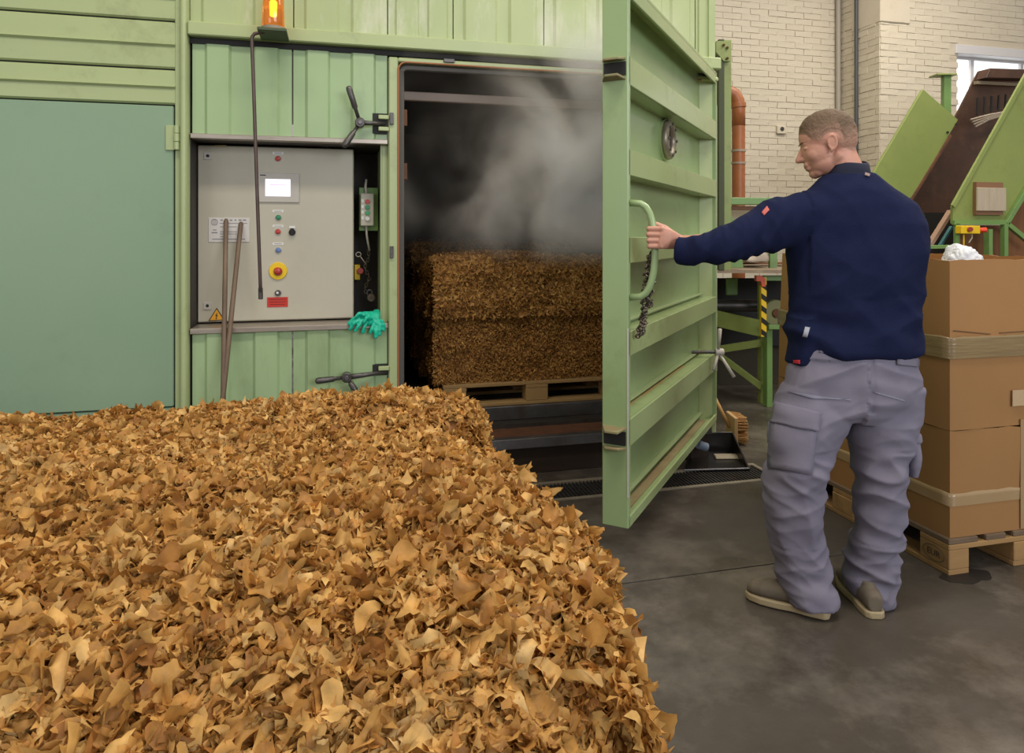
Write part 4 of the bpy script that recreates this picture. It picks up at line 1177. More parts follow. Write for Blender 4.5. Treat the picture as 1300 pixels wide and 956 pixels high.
a = PD(981, 300, 5.6); MB().obox(V((a.x, a.y, 1.25)), R3 * .03, A3 * .02, (0, 0, .16)).build('post', G_FRAME, fr, .003)
# panel seen behind
MB().obox(PD(955, 285, 5.6), R3 * .2, A3 * .01, (0, 0, .12)).build('grey_panel', mat('grey_board', (.33, .28, .21), .8), fr)
pi = thing('orange_pipe', PD(937, 250, 6.7), 'terracotta orange drain pipe with an elbow beside the white brick wall', 'pipe')
el = [PD(880, 113, 6.7), PD(912, 115, 6.7), PD(924, 116, 6.7), PD(932, 120, 6.7), PD(936.5, 128, 6.7), PD(937.5, 138, 6.7), PD(937.5, 160, 6.7)]
MB().tube(el, .064, 20).build('elbow', PIPEO, pi, 0, True)
bt_ = PD(937.5, 160, 6.7)
MB().cyl(bt_, V((bt_.x, bt_.y, .0)), .062, n=24).build('downpipe', PIPEO, pi, 0, 'auto')
for y_, r_ in ((133, .073), (118, .074)):
    if y_ == 133: MB().cyl(PD(937, 131, 6.7), PD(937.5, 137, 6.7), r_, n=24).build('collar', PIPEO, pi, .003, 'auto')
    else: MB().cyl(PD(910, 114.5, 6.7), PD(916, 115, 6.7), r_, n=24).build('collar', PIPEO, pi, .003, 'auto')
MB().cyl(PD(937.5, 190, 6.7), PD(937.5, 193, 6.7), .068, n=24).build('clamp_ring', mat('grey_tape', (.30, .24, .18), .5), pi)
MB().cyl(PD(937.5, 206, 6.7), PD(937.5, 208.5, 6.7), .068, n=24).build('clamp_ring', MATS['grey_tape'], pi)
for k, (x0_, y0_, x1_, y1_) in enumerate(((900, 150, 922, 215), (905, 170, 918, 230))):
    o = MB().tube([PD(x0_, y0_, 6.5), PD(x1_, y1_, 6.5)], .018, 8).build('support_rod', STEELB, pi)

# ================================================================== RIGHT MACHINE
rm = thing('tilting_conveyor', PD(1230, 450, 5.2), 'green inclined conveyor machine with brown chute rising in front of the window', 'conveyor')
RY = 4.75


def rp_(x, y, Y=RY): return PY(x, y, Y)


MB().prism([rp_(x, y) for x, y in ((1310, 83), (1210, 262), (1210, 284), (1277, 284), (1310, 232))], (0, .03, 0)).build('side_plate', G_MACH, rm, .003)
for (p, q, w) in (((1209.5, 262), (1311, 80), .02), ((1210, 282.5), (1276, 282.5), .03), ((1277, 284), (1312, 226), .035), ((1275, 284), (1275, 400), .045), ((1278, 284), (1312, 312), .035), ((1214.5, 284), (1214.5, 400), .03), ((1254.5, 291), (1254.5, 400), .055)):
    MB().bar(rp_(*p, RY - .02), rp_(*q, RY - .02), .04, w, up=(0, 1, 0)).build('frame_bar', G_MACH if w < .03 else G_FRAME, rm, .002)
for (p, q, w) in (((1214.5, 284), (1214.5, 400), .03),): pass
MB().bar(rp_(1160, 314, RY), rp_(1213, 313, RY), .04, .03).build('frame_bar', G_FRAME, rm, .002)
MB().prism([rp_(x, y, RY + .12) for x, y in ((1218, 286), (1276, 286), (1312, 232), (1330, 232), (1360, 286), (1400, 286), (1400, 400), (1218, 400))], (0, .02, 0)).build('brown_panel', BROWNP, rm)
for px in (1216, 1276, 1390):
    g0 = rp_(px, 400, RY + .02); MB().box((g0.x - .04, RY, 0), (g0.x + .04, RY + .07, .9)).build('leg', G_FRAME, rm, .003)
# chute: brown trough between two side walls, behind the side plate
trough = [rp_(x, y, RY + .10) for x, y in ((1244, 88), (1312, 90), (1205, 290), (1180, 340), (1150, 340), (1165, 262))]
MB().prism([PY(x, y, RY + .75) for x, y in ((1243, 90), (1330, 93), (1190, 330), (1120, 330))], (0, .02, 0)).build('chute_floor', BROWN, rm)
MB().prism([PY(x, y, RY + .72) for x, y in ((1243, 90), (1300, 92), (1296, 103), (1238, 102))], (0, -.12, 0)).build('chute_lip', BROWN, rm, .003)
MB().bar(PY(1238, 105, RY + .70), PY(1296, 108, RY + .70), .03, .035, up=(0, 1, 0)).build('chute_cleat', mat('dusty_bar', (.25, .19, .12), .7), rm)
for k in range(6):
    a = PY(1240 + k * 9, 146 - k * 2.2, RY + .66); b = PY(1241 + k * 9, 124 - k * 1.0, RY + .66)
    MB().bar(a, b, .014, .014, up=(0, 1, 0)).build('rake_pin', BLACK, rm)
for k in range(4):
    MB().tube([PY(1232 + 2 * k, 152 + k * 3, RY + .62), PY(1255, 146 + k * 2, RY + .6), PY(1282, 141 + k, RY + .62)], .010, 6).build('rake_tine', mat('pale_tine', (.30, .24, .18), .6), rm)
# left plate (parallelogram)
MB().prism([PY(x, y, RY + .45) for x, y in ((1172, 113), (1216.5, 152), (1158, 250), (1140, 262), (1100, 236), (1111, 216))], (0, .03, 0)).build('guide_plate', G_MACH, rm, .003)
MB().bar(PY(1205, 172, RY + .46), PY(1150, 262, RY + .46), .02, .05, up=(0, 1, 0)).build('rusty_edge', RUST, rm)
for x, y in ((1203, 168), (1214, 158)): MB().cyl(PY(x, y, RY + .44), PY(x, y, RY + .46), .012, n=8).build('bolt', BLACK, rm)
# pale board strip and teal bar under the plate
MB().bar(PY(1207, 268, RY + .2), PY(1178, 314, RY + .2), .03, .05, up=(0, 1, 0)).build('wood_strip', mat('pale_strip', (.36, .22, .15), .7), rm)
MB().bar(PY(1208, 288, RY + .3), PY(1192, 314, RY + .3), .02, .03, up=(0, 1, 0)).build('teal_bar', TEAL, rm)
MB().prism([PY(x, y, RY + .5) for x, y in ((1175, 270), (1214, 270), (1214, 345), (1165, 345))], (0, .02, 0)).build('dark_panel', BLACK, rm)
# boxed document holder
a = rp_(1239, 231, RY - .03); b = rp_(1273, 273, RY - .03)
dh = MB().box((a.x, RY - .035, b.z), (b.x, RY - .0, a.z)).build('holder_board', mat('brown_board', (.24, .12, .06), .7), rm)
a = rp_(1240.5, 238, RY - .05); b = rp_(1277, 268, RY - .05)
MB().box((a.x, RY - .055, b.z), (b.x, RY - .036, a.z)).build('paper_sleeve', mat('dusty_paper', (.50, .42, .32), .6, var=(.40, .32, .22), vscale=12, stretch=(3, 1, .3)), dh, .003)
# lower housing so the machine stands on the floor
MB().box((rp_(1225, 0).x, RY + .15, 0), (rp_(1400, 0).x, RY + .75, .85)).build('lower_housing', BROWNP, rm)
# yellow stop boxes on the machine
ys_ = thing('stop_switch', rp_(1232, 292, RY - .08), 'yellow twin stop switch box with red buttons on the green conveyor frame', 'switch')
a = rp_(1219.5, 286.5, RY - .09); b = rp_(1243.5, 298, RY - .09)
MB().box((a.x, RY - .1, b.z + .008), (b.x, RY - .035, a.z)).build('housing', YEL, ys_, .005)
MB().cyl(rp_(1232, 291, RY - .1), rp_(1232, 291, RY - .125), .020).build('button', mat('dark_red', (.3, .03, .02)), ys_, .003)
e = rp_(1243, 292, RY - .08)
MB().cyl(e, e + V((.05, -.02, 0)), .019, .023).build('button', mat('bright_red', (.75, .05, .01), .35), ys_, .003)
MB().tube([rp_(1223.5, 298, RY - .07), rp_(1223.5, 312, RY - .07)], .006, 6).build('cable', YEL, ys_)
MB().tube([rp_(1234, 298, RY - .07), rp_(1234, 302, RY - .08), rp_(1230, 308, RY - .07)], .005, 6).build('cable', GREYP, ys_)
# thin column with head plate behind
cp = thing('head_plate_column', PD(1200, 450, 6.9), 'thin green steel column with a flat head plate in front of the brick pier', 'column')
a = PD(1201, 96, 6.9)
MB().obox(V((a.x, a.y, a.z / 2)), R3 * .035, A3 * .03, (0, 0, a.z / 2)).build('shaft', G_FRAME, cp, .003)
MB().obox(V((a.x, a.y, a.z)) - R3 * .03, R3 * .10, A3 * .07, (0, 0, .008)).build('head_plate', G_MACH, cp, .002)

# ================================================================== DUSTPAN + BROOM
dpn = thing('dustpan', PF(912, 590), 'black metal dustpan lying beside the drain behind the open door', 'dustpan')
PB = mat('black_pan', (.014, .013, .012), .3, .3, var=(.03, .025, .02), vscale=8)
c0 = PF(868, 599); c1 = PF(951, 597); bl_, br_ = PD(880, 556, 4.30), PD(930, 553, 4.30)
bl_.z, br_.z = .13, .13
b0_, b1_ = V((bl_.x, bl_.y, .004)), V((br_.x, br_.y, .004))
f0_, f1_ = V((c0.x, c0.y, .004)), V((c1.x, c1.y, .004))
MB().prism([f0_, f1_, b1_, b0_], (0, 0, .003)).build('tray', PB, dpn)
MB().prism([b0_, b1_, br_, bl_], A3 * .004).build('back_wall', PB, dpn)
MB().prism([f0_, b0_, bl_], R3 * .004).build('side_wall', PB, dpn)
MB().prism([f1_, b1_, br_], -R3 * .004).build('side_wall', PB, dpn)
MB().tube([f0_ + V((0, 0, .006)), f1_ + V((0, 0, .006))], .005, 8).build('front_lip', STEELB, dpn)
MB().tube([bl_, br_, f1_], .007, 8).build('rim', PB, dpn)
h0 = PD(897, 568, 4.12)
ft = MB().cyl(h0, PD(886, 564, 4.1), .026, n=16).build('handle_socket', mat('blue_grey', (.20, .25, .33), .5), dpn, .003, 'auto')
o = MB().obox(PD(922, 572, 4.2), R3 * .07, A3 * .02, V((0, 0, .008)) + A3 * .01).build('pan_sheen', mat('dusty_glint', (.30, .25, .17), .7), None, .004)  # pale slab painting the dusty sheen inside the pan
o.location.z -= .035
tag(o, 'pale slab added as the dusty sheen inside the black dustpan', 'sheen_slab'); o.name = 'sheen_slab'
bm_ = thing('hand_brush', PF(932, 556), 'wooden broom head with pale bristles standing behind the black dustpan', 'broom')
bc2 = PF(932, 562); bc2 = V((bc2.x, bc2.y, .10))
MB().obox(bc2 - R3 * .015, R3 * .012, A3 * .09, (0, 0, .085)).build('brush_block', mat('pale_wood', (.55, .36, .18), .7), bm_, .004)
br2 = MB(); rb_ = random.Random(5)
for k in range(170):
    p = bc2 + A3 * rb_.uniform(-.085, .085) + V((0, 0, rb_.uniform(-.08, .08)))
    q_ = p + R3 * (.065 + rb_.uniform(-.006, .006)) + V((0, 0, rb_.uniform(-.01, .006)))
    br2.tube([p, q_], .0045, 4)
b_ = br2.build('bristles', BROOM, bm_); b_['kind'] = 'stuff'
MB().tube([bc2 - R3 * .03, PD(905, 500, 4.6)], .012, 8).build('broom_stick', BROOM, bm_, 0, True)

# ================================================================== STEAM
sm_ = bpy.data.materials.new('steam'); sm_.use_nodes = True
nt = sm_.node_tree; n = nt.nodes; L = nt.links
for x in list(n): n.remove(x)
out = n.new('ShaderNodeOutputMaterial'); pv = n.new('ShaderNodeVolumeScatter'); L.new(pv.outputs[0], out.inputs['Volume'])
pv.inputs['Color'].default_value = (1.0, .90, .79, 1); pv.inputs['Anisotropy'].default_value = -.3
tc = n.new('ShaderNodeTexCoord'); mp = n.new('ShaderNodeMapping'); mp.inputs['Scale'].default_value = (1, .6, .8); mp.inputs['Rotation'].default_value = (0, .5, 0)
L.new(tc.outputs['Object'], mp.inputs[0])
nz = n.new('ShaderNodeTexNoise'); nz.inputs['Scale'].default_value = 1.9; nz.inputs['Detail'].default_value = 5; nz.inputs['Distortion'].default_value = 1.0
L.new(mp.outputs[0], nz.inputs[0])
mr = n.new('ShaderNodeMapRange'); mr.inputs[1].default_value = .42; mr.inputs[2].default_value = .72; mr.inputs[3].default_value = 0; mr.inputs[4].default_value = 1
mr.interpolation_type = 'SMOOTHSTEP'
L.new(nz.outputs[0], mr.inputs[0])
sp = n.new('ShaderNodeSeparateXYZ'); L.new(tc.outputs['Object'], sp.inputs[0])


def rng_(sock, a, b, c, d):
    m = n.new('ShaderNodeMapRange'); m.inputs[1].default_value = a; m.inputs[2].default_value = b; m.inputs[3].default_value = c; m.inputs[4].default_value = d
    m.interpolation_type = 'SMOOTHSTEP'; L.new(sock, m.inputs[0]); return m.outputs[0]


def mul(a, b):
    m = n.new('ShaderNodeMath'); m.operation = 'MULTIPLY'
    L.new(a, m.inputs[0])
    if isinstance(b, (int, float)): m.inputs[1].default_value = b
    else: L.new(b, m.inputs[1])
    return m.outputs[0]


fx = rng_(sp.outputs[0], .55, 1.6, .03, 1.0)           # thicker towards the middle and right
fz0 = rng_(sp.outputs[2], 1.15, 1.5, 0, 1); fz1 = rng_(sp.outputs[2], 2.35, 2.75, 1, 0)
fy = rng_(sp.outputs[1], 3.42, 3.65, 0, 1); fx1 = rng_(sp.outputs[0], 1.75, 1.98, 1, .1)
fyo = rng_(sp.outputs[1], 3.6, 3.85, .8, 1)
base_ = n.new('ShaderNodeMath'); base_.operation = 'ADD'; base_.inputs[1].default_value = .03; L.new(mr.outputs[0], base_.inputs[0])
dens = mul(mul(mul(mul(mul(mul(mul(base_.outputs[0], fx), fz0), fz1), fy), fx1), fyo), 6.5)
L.new(dens, pv.inputs['Density'])
so = MB().box((.34, 3.42, 1.1), (2.0, 5.6, 2.75)).build('steam', sm_); so['kind'] = 'stuff'
tag(so, 'pale steam drifting out of the dark chamber above the tobacco bale', 'steam')

# ================================================================== MAN
man = thing('person', PD(1080, 786, 2.45), 'man in navy fleece and grey work trousers walking and pulling the green door handle', 'person')
man.location.z = 0; man.matrix_basis = Matrix.Translation(V((man.location.x, man.location.y, 0)))
dM = 2.53


def PM(x, y, d): return PD(x, y, d + .07)



def ring(px, py, hw, depth, d=2.46, ang=0.0):
    """horizontal section: half width in px across the view, half depth in m"""
    c = PM(px, py, d); w = hw / FPX * (d + .07)
    ca_, sa_ = math.cos(ang), math.sin(ang)
    return (c, (R3 * ca_ + A3 * sa_) * w, (A3 * ca_ - R3 * sa_) * depth)


def limb(mb, pts, n=22, e=2.1):
    """pts: (point, radius across, radius other); sections perpendicular to path"""
    P = [V(p[0]) for p in pts]; rings = []
    for i, p in enumerate(pts):
        t = (P[min(i + 1, len(P) - 1)] - P[max(i - 1, 0)]).normalized()
        a = t.cross(A3)
        if a.length < .2: a = t.cross(U3)
        a.normalize(); b = t.cross(a).normalized()
        rings.append((P[i], a * p[1], b * p[2]))
    return mb.loft(rings, n, e)


# --- head frame
Hc = PM(1049, 183, 2.50)
fwd = (-R3 * .955 + A3 * .30).normalized()
tl = R(17)
fwd = (fwd * math.cos(tl) - U3 * math.sin(tl)).normalized()
lft = U3.cross(fwd).normalized(); upv = fwd.cross(lft).normalized()


def hp(f, l, u): return Hc + fwd * f + lft * l + upv * u


body = MB()
def hell(f, l, u, rf, rl, ru): body.ell(hp(f, l, u), fwd * rf, lft * rl, upv * ru, 28, 18)
hell(-.012, 0, .030, .100, .077, .086)
hell(-.040, 0, .010, .068, .070, .075)
hell(.028, 0, -.020, .066, .066, .084)
hell(.026, 0, -.062, .058, .060, .050)
hell(.066, 0, -.092, .024, .026, .020)
body.caps(hp(-.018, .043, -.058), hp(.058, .018, -.090), .023, .018); body.caps(hp(-.018, -.043, -.058), hp(.058, -.018, -.090), .023, .018)
body.caps(hp(.066, .030, .021), hp(.074, 0, .020), .015, .014); body.caps(hp(.066, -.030, .021), hp(.074, 0, .020), .015, .014)
body.caps(hp(.086, 0, .004), hp(.109, 0, -.028), .0095, .0115)
body.caps(hp(.094, .009, -.032), hp(.094, -.009, -.032), .009)
body.caps(hp(.086, .016, -.054), hp(.086, -.016, -.054), .0105); body.caps(hp(.084, .014, -.068), hp(.084, -.014, -.068), .0105)
hell(.046, .036, -.026, .036, .027, .034); hell(.046, -.036, -.026, .036, .027, .034)
for sg in (1, -1):   # ears
    ec = hp(-.010, sg * .074, -.006)
    ea = (upv * .96 + fwd * -.15).normalized(); eb = (fwd * .93 - lft * sg * -.30).normalized(); eb = (-fwd * .96 + lft * sg * .20).normalized()
    body.ell(ec, ea * .027, eb * .014, ea.cross(eb).normalized() * .006, 18, 10)
    body.torus(ec + lft * sg * .004, ea * .026, eb * .0145, .0042, 22, 8)
    body.caps(ec - ea * .024 + fwd * .005, ec - ea * .031 + fwd * .007, .0055)
# neck
nb_ = PM(1080, 226, 2.475)
body.loft([(hp(-.035, 0, -.005), R3 * .054, A3 * .054), (hp(-.032, 0, -.055), R3 * .060, A3 * .058), ((hp(-.03, 0, -.07) + nb_) / 2, R3 * .062, A3 * .060), (nb_, R3 * .066, A3 * .064), (nb_ - U3 * .05, R3 * .08, A3 * .075)], 24, 2)
# torso core, arms, legs (under the clothes)
body.loft([ring(1082, 240, 40, .07), ring(1083, 262, 66, .09), ring(1085, 320, 66, .10), ring(1087, 390, 60, .095), ring(1085, 450, 60, .10), ring(1085, 500, 62, .10), ring(1085, 525, 40, .08)], 24)
SL, EL = PM(1018, 278, 2.46), PM(925, 309, 2.46)
WR = HC - R3 * -.092 - A3 * .012 + V((0, 0, -.016)); WR = HC + R3 * .092 - A3 * .014 + V((0, 0, -.018))
limb(body, [(SL, .05, .05), (EL, .038, .038), (EL.lerp(WR, .35), .038, .036), (EL.lerp(WR, .8), .027, .024), (WR, .027, .021), (WR - R3 * .02 + U3 * .002, .030, .019)], 18)
SR, ER, WRR = PM(1140, 282, 2.44), PM(1150, 368, 2.42), PM(1115, 395, 2.62)
limb(body, [(SR, .05, .05), (ER, .038, .038)], 16); limb(body, [(ER, .038, .038), (WRR, .026, .024)], 16)
body.ell(WRR + (WRR - ER).normalized() * .05, (WRR - ER).normalized() * .055, R3 * .038, U3 * .018)
for k in range(4):
    b0 = WRR + (WRR - ER).normalized() * .08 + R3 * (.028 - .018 * k); body.caps(b0, b0 + A3 * .05 - U3 * .02, .0085, .007)
for pts in ([(PM(1045, 490, 2.48), .08, .08), (PM(1020, 610, 2.43), .055, .055), (PM(1025, 750, 2.46), .036, .036)], [(PM(1120, 490, 2.47), .08, .08), (PM(1120, 610, 2.45), .055, .055), (PM(1109, 755, 2.47), .036, .036)]):
    limb(body, pts, 16)
# gripping left hand
def hq(l, a, u): return HC - R3 * l + A3 * a + U3 * u
palm = [(WR, .026, .019), (hq(-.070, -.022, -.012), .033, .017), (hq(-.045, -.030, -.006), .040, .017), (hq(-.022, -.033, -.002), .042, .015), (hq(-.012, -.032, 0), .040, .012)]
limb(body, palm, 18, 2.6)
for i, (u0, u1, ln) in enumerate(((.032, .033, 1.0), (.010, .011, 1.06), (-.012, -.012, 1.0), (-.033, -.034, .88))):
    m0 = hq(-.020, -.033, u0); p1 = hq(.026 * ln, -.020, u1); p2 = hq(.020 * ln, .016, u1 - .002); p3 = hq(-.006, .021, u1 - .003)
    body.caps(m0, p1, .0108, .0098); body.caps(p1, p2, .0096, .0088); body.caps(p2, p3, .0086, .0075)
    body.sph(m0 - A3 * .002, .0115)
body.caps(hq(-.065, -.010, .012), hq(-.040, .010, .036), .015, .0125); body.caps(hq(-.040, .010, .036), hq(-.010, .020, .050), .0120, .0105); body.caps(hq(-.010, .020, .050), hq(.014, .012, .052), .0105, .0085)
bme = remesh(body, .0032, 4, .55)
bo_ = link('body', bme, SKIN, man, 0, True)

# hair: shell over the cranium grown from the body surface
nv = len(bme.vertices); co = np.empty(nv * 3); bme.vertices.foreach_get('co', co); co = co.reshape(-1, 3)
no = np.empty(nv * 3); bme.vertices.foreach_get('normal', no); no = no.reshape(-1, 3)
rel = co - np.array(Hc); hf = rel @ np.array(fwd); hl = rel @ np.array(lft); hu = rel @ np.array(upv)
# hairline height as a function of front-back position
line = np.interp(hf, [-.12, -.07, -.035, -.012, .012, .035, .05, .062, .075, .1], [-.062, -.055, -.030, .014, .006, .014, .024, .050, .060, .075])
hd_ = hu - line
r3 = np.sqrt(hf ** 2 + hl ** 2 + (hu - .02) ** 2)
ear = ((hf + .010) ** 2 + (hu + .004) ** 2 < .034 ** 2) & (np.abs(hl) > .0705)
inh = ~ear & (hd_ > 0) & (r3 < .14) & (hu > -.06) & ((np.abs(hl) > .0) | (hu > 0))
fidx = np.empty(len(bme.polygons) * 4, np.int32)
polys = [p.vertices[:] for p in bme.polygons if all(inh[v] for v in p.vertices)]
used = sorted({v for p in polys for v in p}); mapv = {v: i for i, v in enumerate(used)}
hv = []; hc_ = []
for v in used:
    k = min(1, hd_[v] / .035); th = .0006 + .0022 * k + .0075 * k * max(0, min(1, (hu[v] - .055) / .05))
    if (hf[v] + .010) ** 2 + (hu[v] + .004) ** 2 < .048 ** 2 and abs(hl[v]) > .05: th = .0006; k = 0
    nz_ = noise.noise(V(co[v]) * 160) * .0018 * k + noise.noise(V(co[v]) * 60) * .0016 * k
    hv.append(tuple(co[v] + no[v] * (th + nz_))); hc_.append(max(0, min(1, (hu[v] - (-.02 if hf[v] < -.05 else .012)) / .075)) * min(1, hd_[v] / .012 + .25))
hme = bpy.data.meshes.new('hair'); hme.from_pydata(hv, [], [tuple(mapv[v] for v in p) for p in polys]); hme.update()
at_ = hme.attributes.new('fade', 'FLOAT', 'POINT'); at_.data.foreach_set('value', hc_)
HM = bpy.data.materials.new('short_brown_hair'); HM.use_nodes = True
n = HM.node_tree.nodes; L = HM.node_tree.links; b = n['Principled BSDF']; b.inputs['Roughness'].default_value = .75
at = n.new('ShaderNodeAttribute'); at.attribute_name = 'fade'
nz = n.new('ShaderNodeTexNoise'); nz.inputs['Scale'].default_value = 220; tc = n.new('ShaderNodeTexCoord'); L.new(tc.outputs['Object'], nz.inputs[0])
rp = n.new('ShaderNodeValToRGB'); rp.color_ramp.elements[0].color = (.44, .24, .165, 1); rp.color_ramp.elements[1].color = (.115, .070, .038, 1); rp.color_ramp.elements[1].position = .9
e = rp.color_ramp.elements.new(.35); e.color = (.25, .145, .095, 1)
ad = n.new('ShaderNodeMath'); ad.operation = 'MULTIPLY_ADD'; ad.inputs[1].default_value = .35; L.new(nz.outputs[0], ad.inputs[0])
sb = n.new('ShaderNodeMath'); sb.operation = 'SUBTRACT'; sb.inputs[1].default_value = .17; L.new(at.outputs['Fac'], sb.inputs[0]); L.new(sb.outputs[0], ad.inputs[2])
L.new(ad.outputs[0], rp.inputs[0]); L.new(rp.outputs[0], b.inputs['Base Color'])
bp = n.new('ShaderNodeBump'); bp.inputs['Distance'].default_value = .002; L.new(nz.outputs[0], bp.inputs['Height']); L.new(bp.outputs[0], b.inputs['Normal'])
link('hair', hme, HM, man, 0, True)
# eyes, brows
for sg in (1, -1):
    MB().sph(hp(.070, sg * .031, .000), .0120, 18, 12).build('eye', mat('shaded_eye_white', (.30, .24, .21), .4), man, 0, True)  # eye white darkened to carry the shade of the socket
    MB().sph(hp(.0765, sg * .0315, -.001), .0062, 14, 8).build('iris', mat('iris', (.04, .05, .06), .2), man, 0, True)
    MB().ell(hp(.0705, sg * .031, .0035), fwd * .0135, lft * .0150, upv * .0105).build('eyelid', SKIN, man, 0, True)
    MB().tube([hp(.066, sg * .046, .026), hp(.082, sg * .032, .030), hp(.090, sg * .014, .025)], [.0015, .0026, .002], 8).build('eyebrow', mat('brow', (.22, .12, .075), .9), man, 0, True)
MB().caps(hp(.0935, .012, -.0605), hp(.0935, -.012, -.0605), .003).build('lips', mat('lip', (.40, .15, .12), .5), man, 0, True)

# --- sweater
sw_ = MB()
ta = -.10
sw_.loft([ring(1077, 222, 30, .066, 2.475, ta), ring(1079, 232, 43, .085, 2.475, ta), ring(1081, 244, 58, .105, 2.47, ta), ring(1083, 260, 74, .120, 2.465, ta), ring(1085, 285, 84, .132, 2.46, ta), ring(1086, 320, 84, .138, 2.46, ta),
          ring(1086, 355, 81, .138, 2.46, ta), ring(1085, 390, 79, .132, 2.46, ta), ring(1085, 415, 78, .136, 2.46, ta), ring(1086, 430, 79.5, .142, 2.46, ta), ring(1086, 441, 79, .142, 2.46, ta), ring(1087, 447, 76, .135, 2.46, ta)], 36, 2.2)
# side dip of the hem at his left
sw_.loft([ring(1020, 400, 19, .085, 2.46), ring(1019, 440, 17.5, .085, 2.46), ring(1017, 462, 15.5, .075, 2.46)], 20, 2.6)
CU = EL.lerp(WR, .80)
limb(sw_, [(PM(1052, 272, 2.46), .085, .095), (PM(1018, 277, 2.455), .096, .092), (PM(988, 284, 2.455), .092, .085), (PM(962, 295, 2.455), .082, .078), (PM(935, 306, 2.455), .070, .068), (PM(912, 313, 2.46), .060, .060), (PM(892, 317, 2.475), .054, .055), (PD(876, 319, 2.57), .051, .050), (PD(866, 319, 2.58), .050, .047), (PD(859.5, 318.5, 2.59), .052, .047)], 28, 2.1)
limb(sw_, [(PM(1112, 268, 2.46), .06, .07), (PM(1134, 285, 2.45), .072, .080), (PM(1147, 308, 2.44), .078, .080), (PM(1148, 345, 2.43), .070, .072), (ER - R3 * .012, .058, .060)], 24, 2.1)
limb(sw_, [(ER - R3 * .005, .060, .060), (ER.lerp(WRR, .5), .052, .05), (ER.lerp(WRR, .92), .045, .042)], 22, 2.1)
sme = remesh(sw_, .0075, 6, .6)
Ec = EL


def ridge(p, q1, q2, f1, f2, ang, seed, pw=1.0):
    """long soft folds: noise stretched along one direction; returns about -1 .. 1"""
    c_, s_ = math.cos(ang), math.sin(ang)
    a_ = q1 * c_ + q2 * s_; b_ = -q1 * s_ + q2 * c_
    w = noise.noise(V((a_ * 2.5 + seed, b_ * 2.5, p.dot(A3) * 2))) * .05
    n1 = noise.noise(V((a_ * f1 + seed, (b_ + w) * f2, p.dot(A3) * 4 + seed)))
    return (1 - abs(n1) * 3.2) if pw else n1


def swf(p, n_):
    r_ = p.dot(R3); z = p.z
    v = .003 * noise.fractal(p * 6, 1, 2, 3)
    da = (p - SL).dot(-R3)
    if da > .0 and z > 1.15:
        k = min(1, da / .10) * (1 - .6 * max(0, min(1, (da - .36) / .06)))
        v += k * .0065 * ridge(p, r_, z, 20, 4.5, R(-20), 3)
        v += .0035 * k * ridge(p, r_, z, 12, 5, R(28), 8)
    else:
        if z < 1.14:
            k = min(1, (1.14 - z) / .10)
            v += k * .0085 * ridge(p, r_, z, 3.0, 13, R(8), 1)
        v += .0062 * ridge(p, r_, z, 2.4, 7, R(38), 5) * (.5 if z < 1.14 else 1)
        v += .0048 * ridge(p, r_, z, 2.4, 8, R(-50), 15)
    return v


displace(sme, swf)
sweater = link('sweater', sme, SWEAT, man, 0, True)
# collar
cc_ = PM(1076, 215, 2.482)
tcx = (R3 * .93 + U3 * -.16).normalized(); tcn = A3
colm = MB()
vs = []; NN = 36
for i, (rx, ry, dz) in enumerate(((.083, .078, -.040), (.078, .074, -.012), (.073, .070, .014), (.068, .065, .018), (.067, .064, .006), (.070, .068, -.03))):
    for k in range(NN):
        t = 2 * math.pi * k / NN
        open_ = 1.0
        vs.append(cc_ + R3 * (rx * math.cos(t) * .98) + A3 * (ry * math.sin(t)) + U3 * (dz + .020 * -math.cos(t) * -.55 + .008 * math.sin(2 * t)))
fs = [(i * NN + k, i * NN + (k + 1) % NN, (i + 1) * NN + (k + 1) % NN, (i + 1) * NN + k) for i in range(5) for k in range(NN)]
colm.add(vs, fs).build('collar', mat('collar_dark', (.008, .011, .030), .9), man, 0, True)
# badges: chest tag on the flap, red tab at the hem, sleeve patch
def surf(px, py, m=sme):
    """point on the garment seen through a pixel of the photo"""
    o_ = V((0, 0, CAMH)); t_ = (PD(px, py, 1) - o_).normalized()
    from mathutils.bvhtree import BVHTree
    if not hasattr(surf, 'c'): surf.c = {}
    if m.name not in surf.c: surf.c[m.name] = BVHTree.FromPolygons([v.co[:] for v in m.vertices], [p.vertices[:] for p in m.polygons])
    h = surf.c[m.name].ray_cast(o_, t_)
    return (h[0], h[1]) if h[0] else (PD(px, py, dM), -A3)


def patch(poly, m, name, mm=sme, off=.0025, parent=None, n=5):
    """small cloth patch laid on the garment surface: grid over a quad of pixels"""
    (a, b, c, d) = poly; vs = []
    for j in range(n + 1):
        for i in range(n + 1):
            u, v = i / n, j / n
            x = (a[0] * (1 - u) + b[0] * u) * (1 - v) + (d[0] * (1 - u) + c[0] * u) * v
            y = (a[1] * (1 - u) + b[1] * u) * (1 - v) + (d[1] * (1 - u) + c[1] * u) * v
            p, nr = surf(x, y, mm); vs.append(p + nr * off)
    k = len(vs); vs2 = [p for p in vs]
    fs = [(j * (n + 1) + i, j * (n + 1) + i + 1, (j + 1) * (n + 1) + i + 1, (j + 1) * (n + 1) + i) for j in range(n) for i in range(n)]
    o = MB().add(vs, fs).build(name, m, parent or man, 0, True)
    s_ = o.modifiers.new('s', 'SOLIDIFY'); s_.thickness = .002; s_.offset = 0
    return o


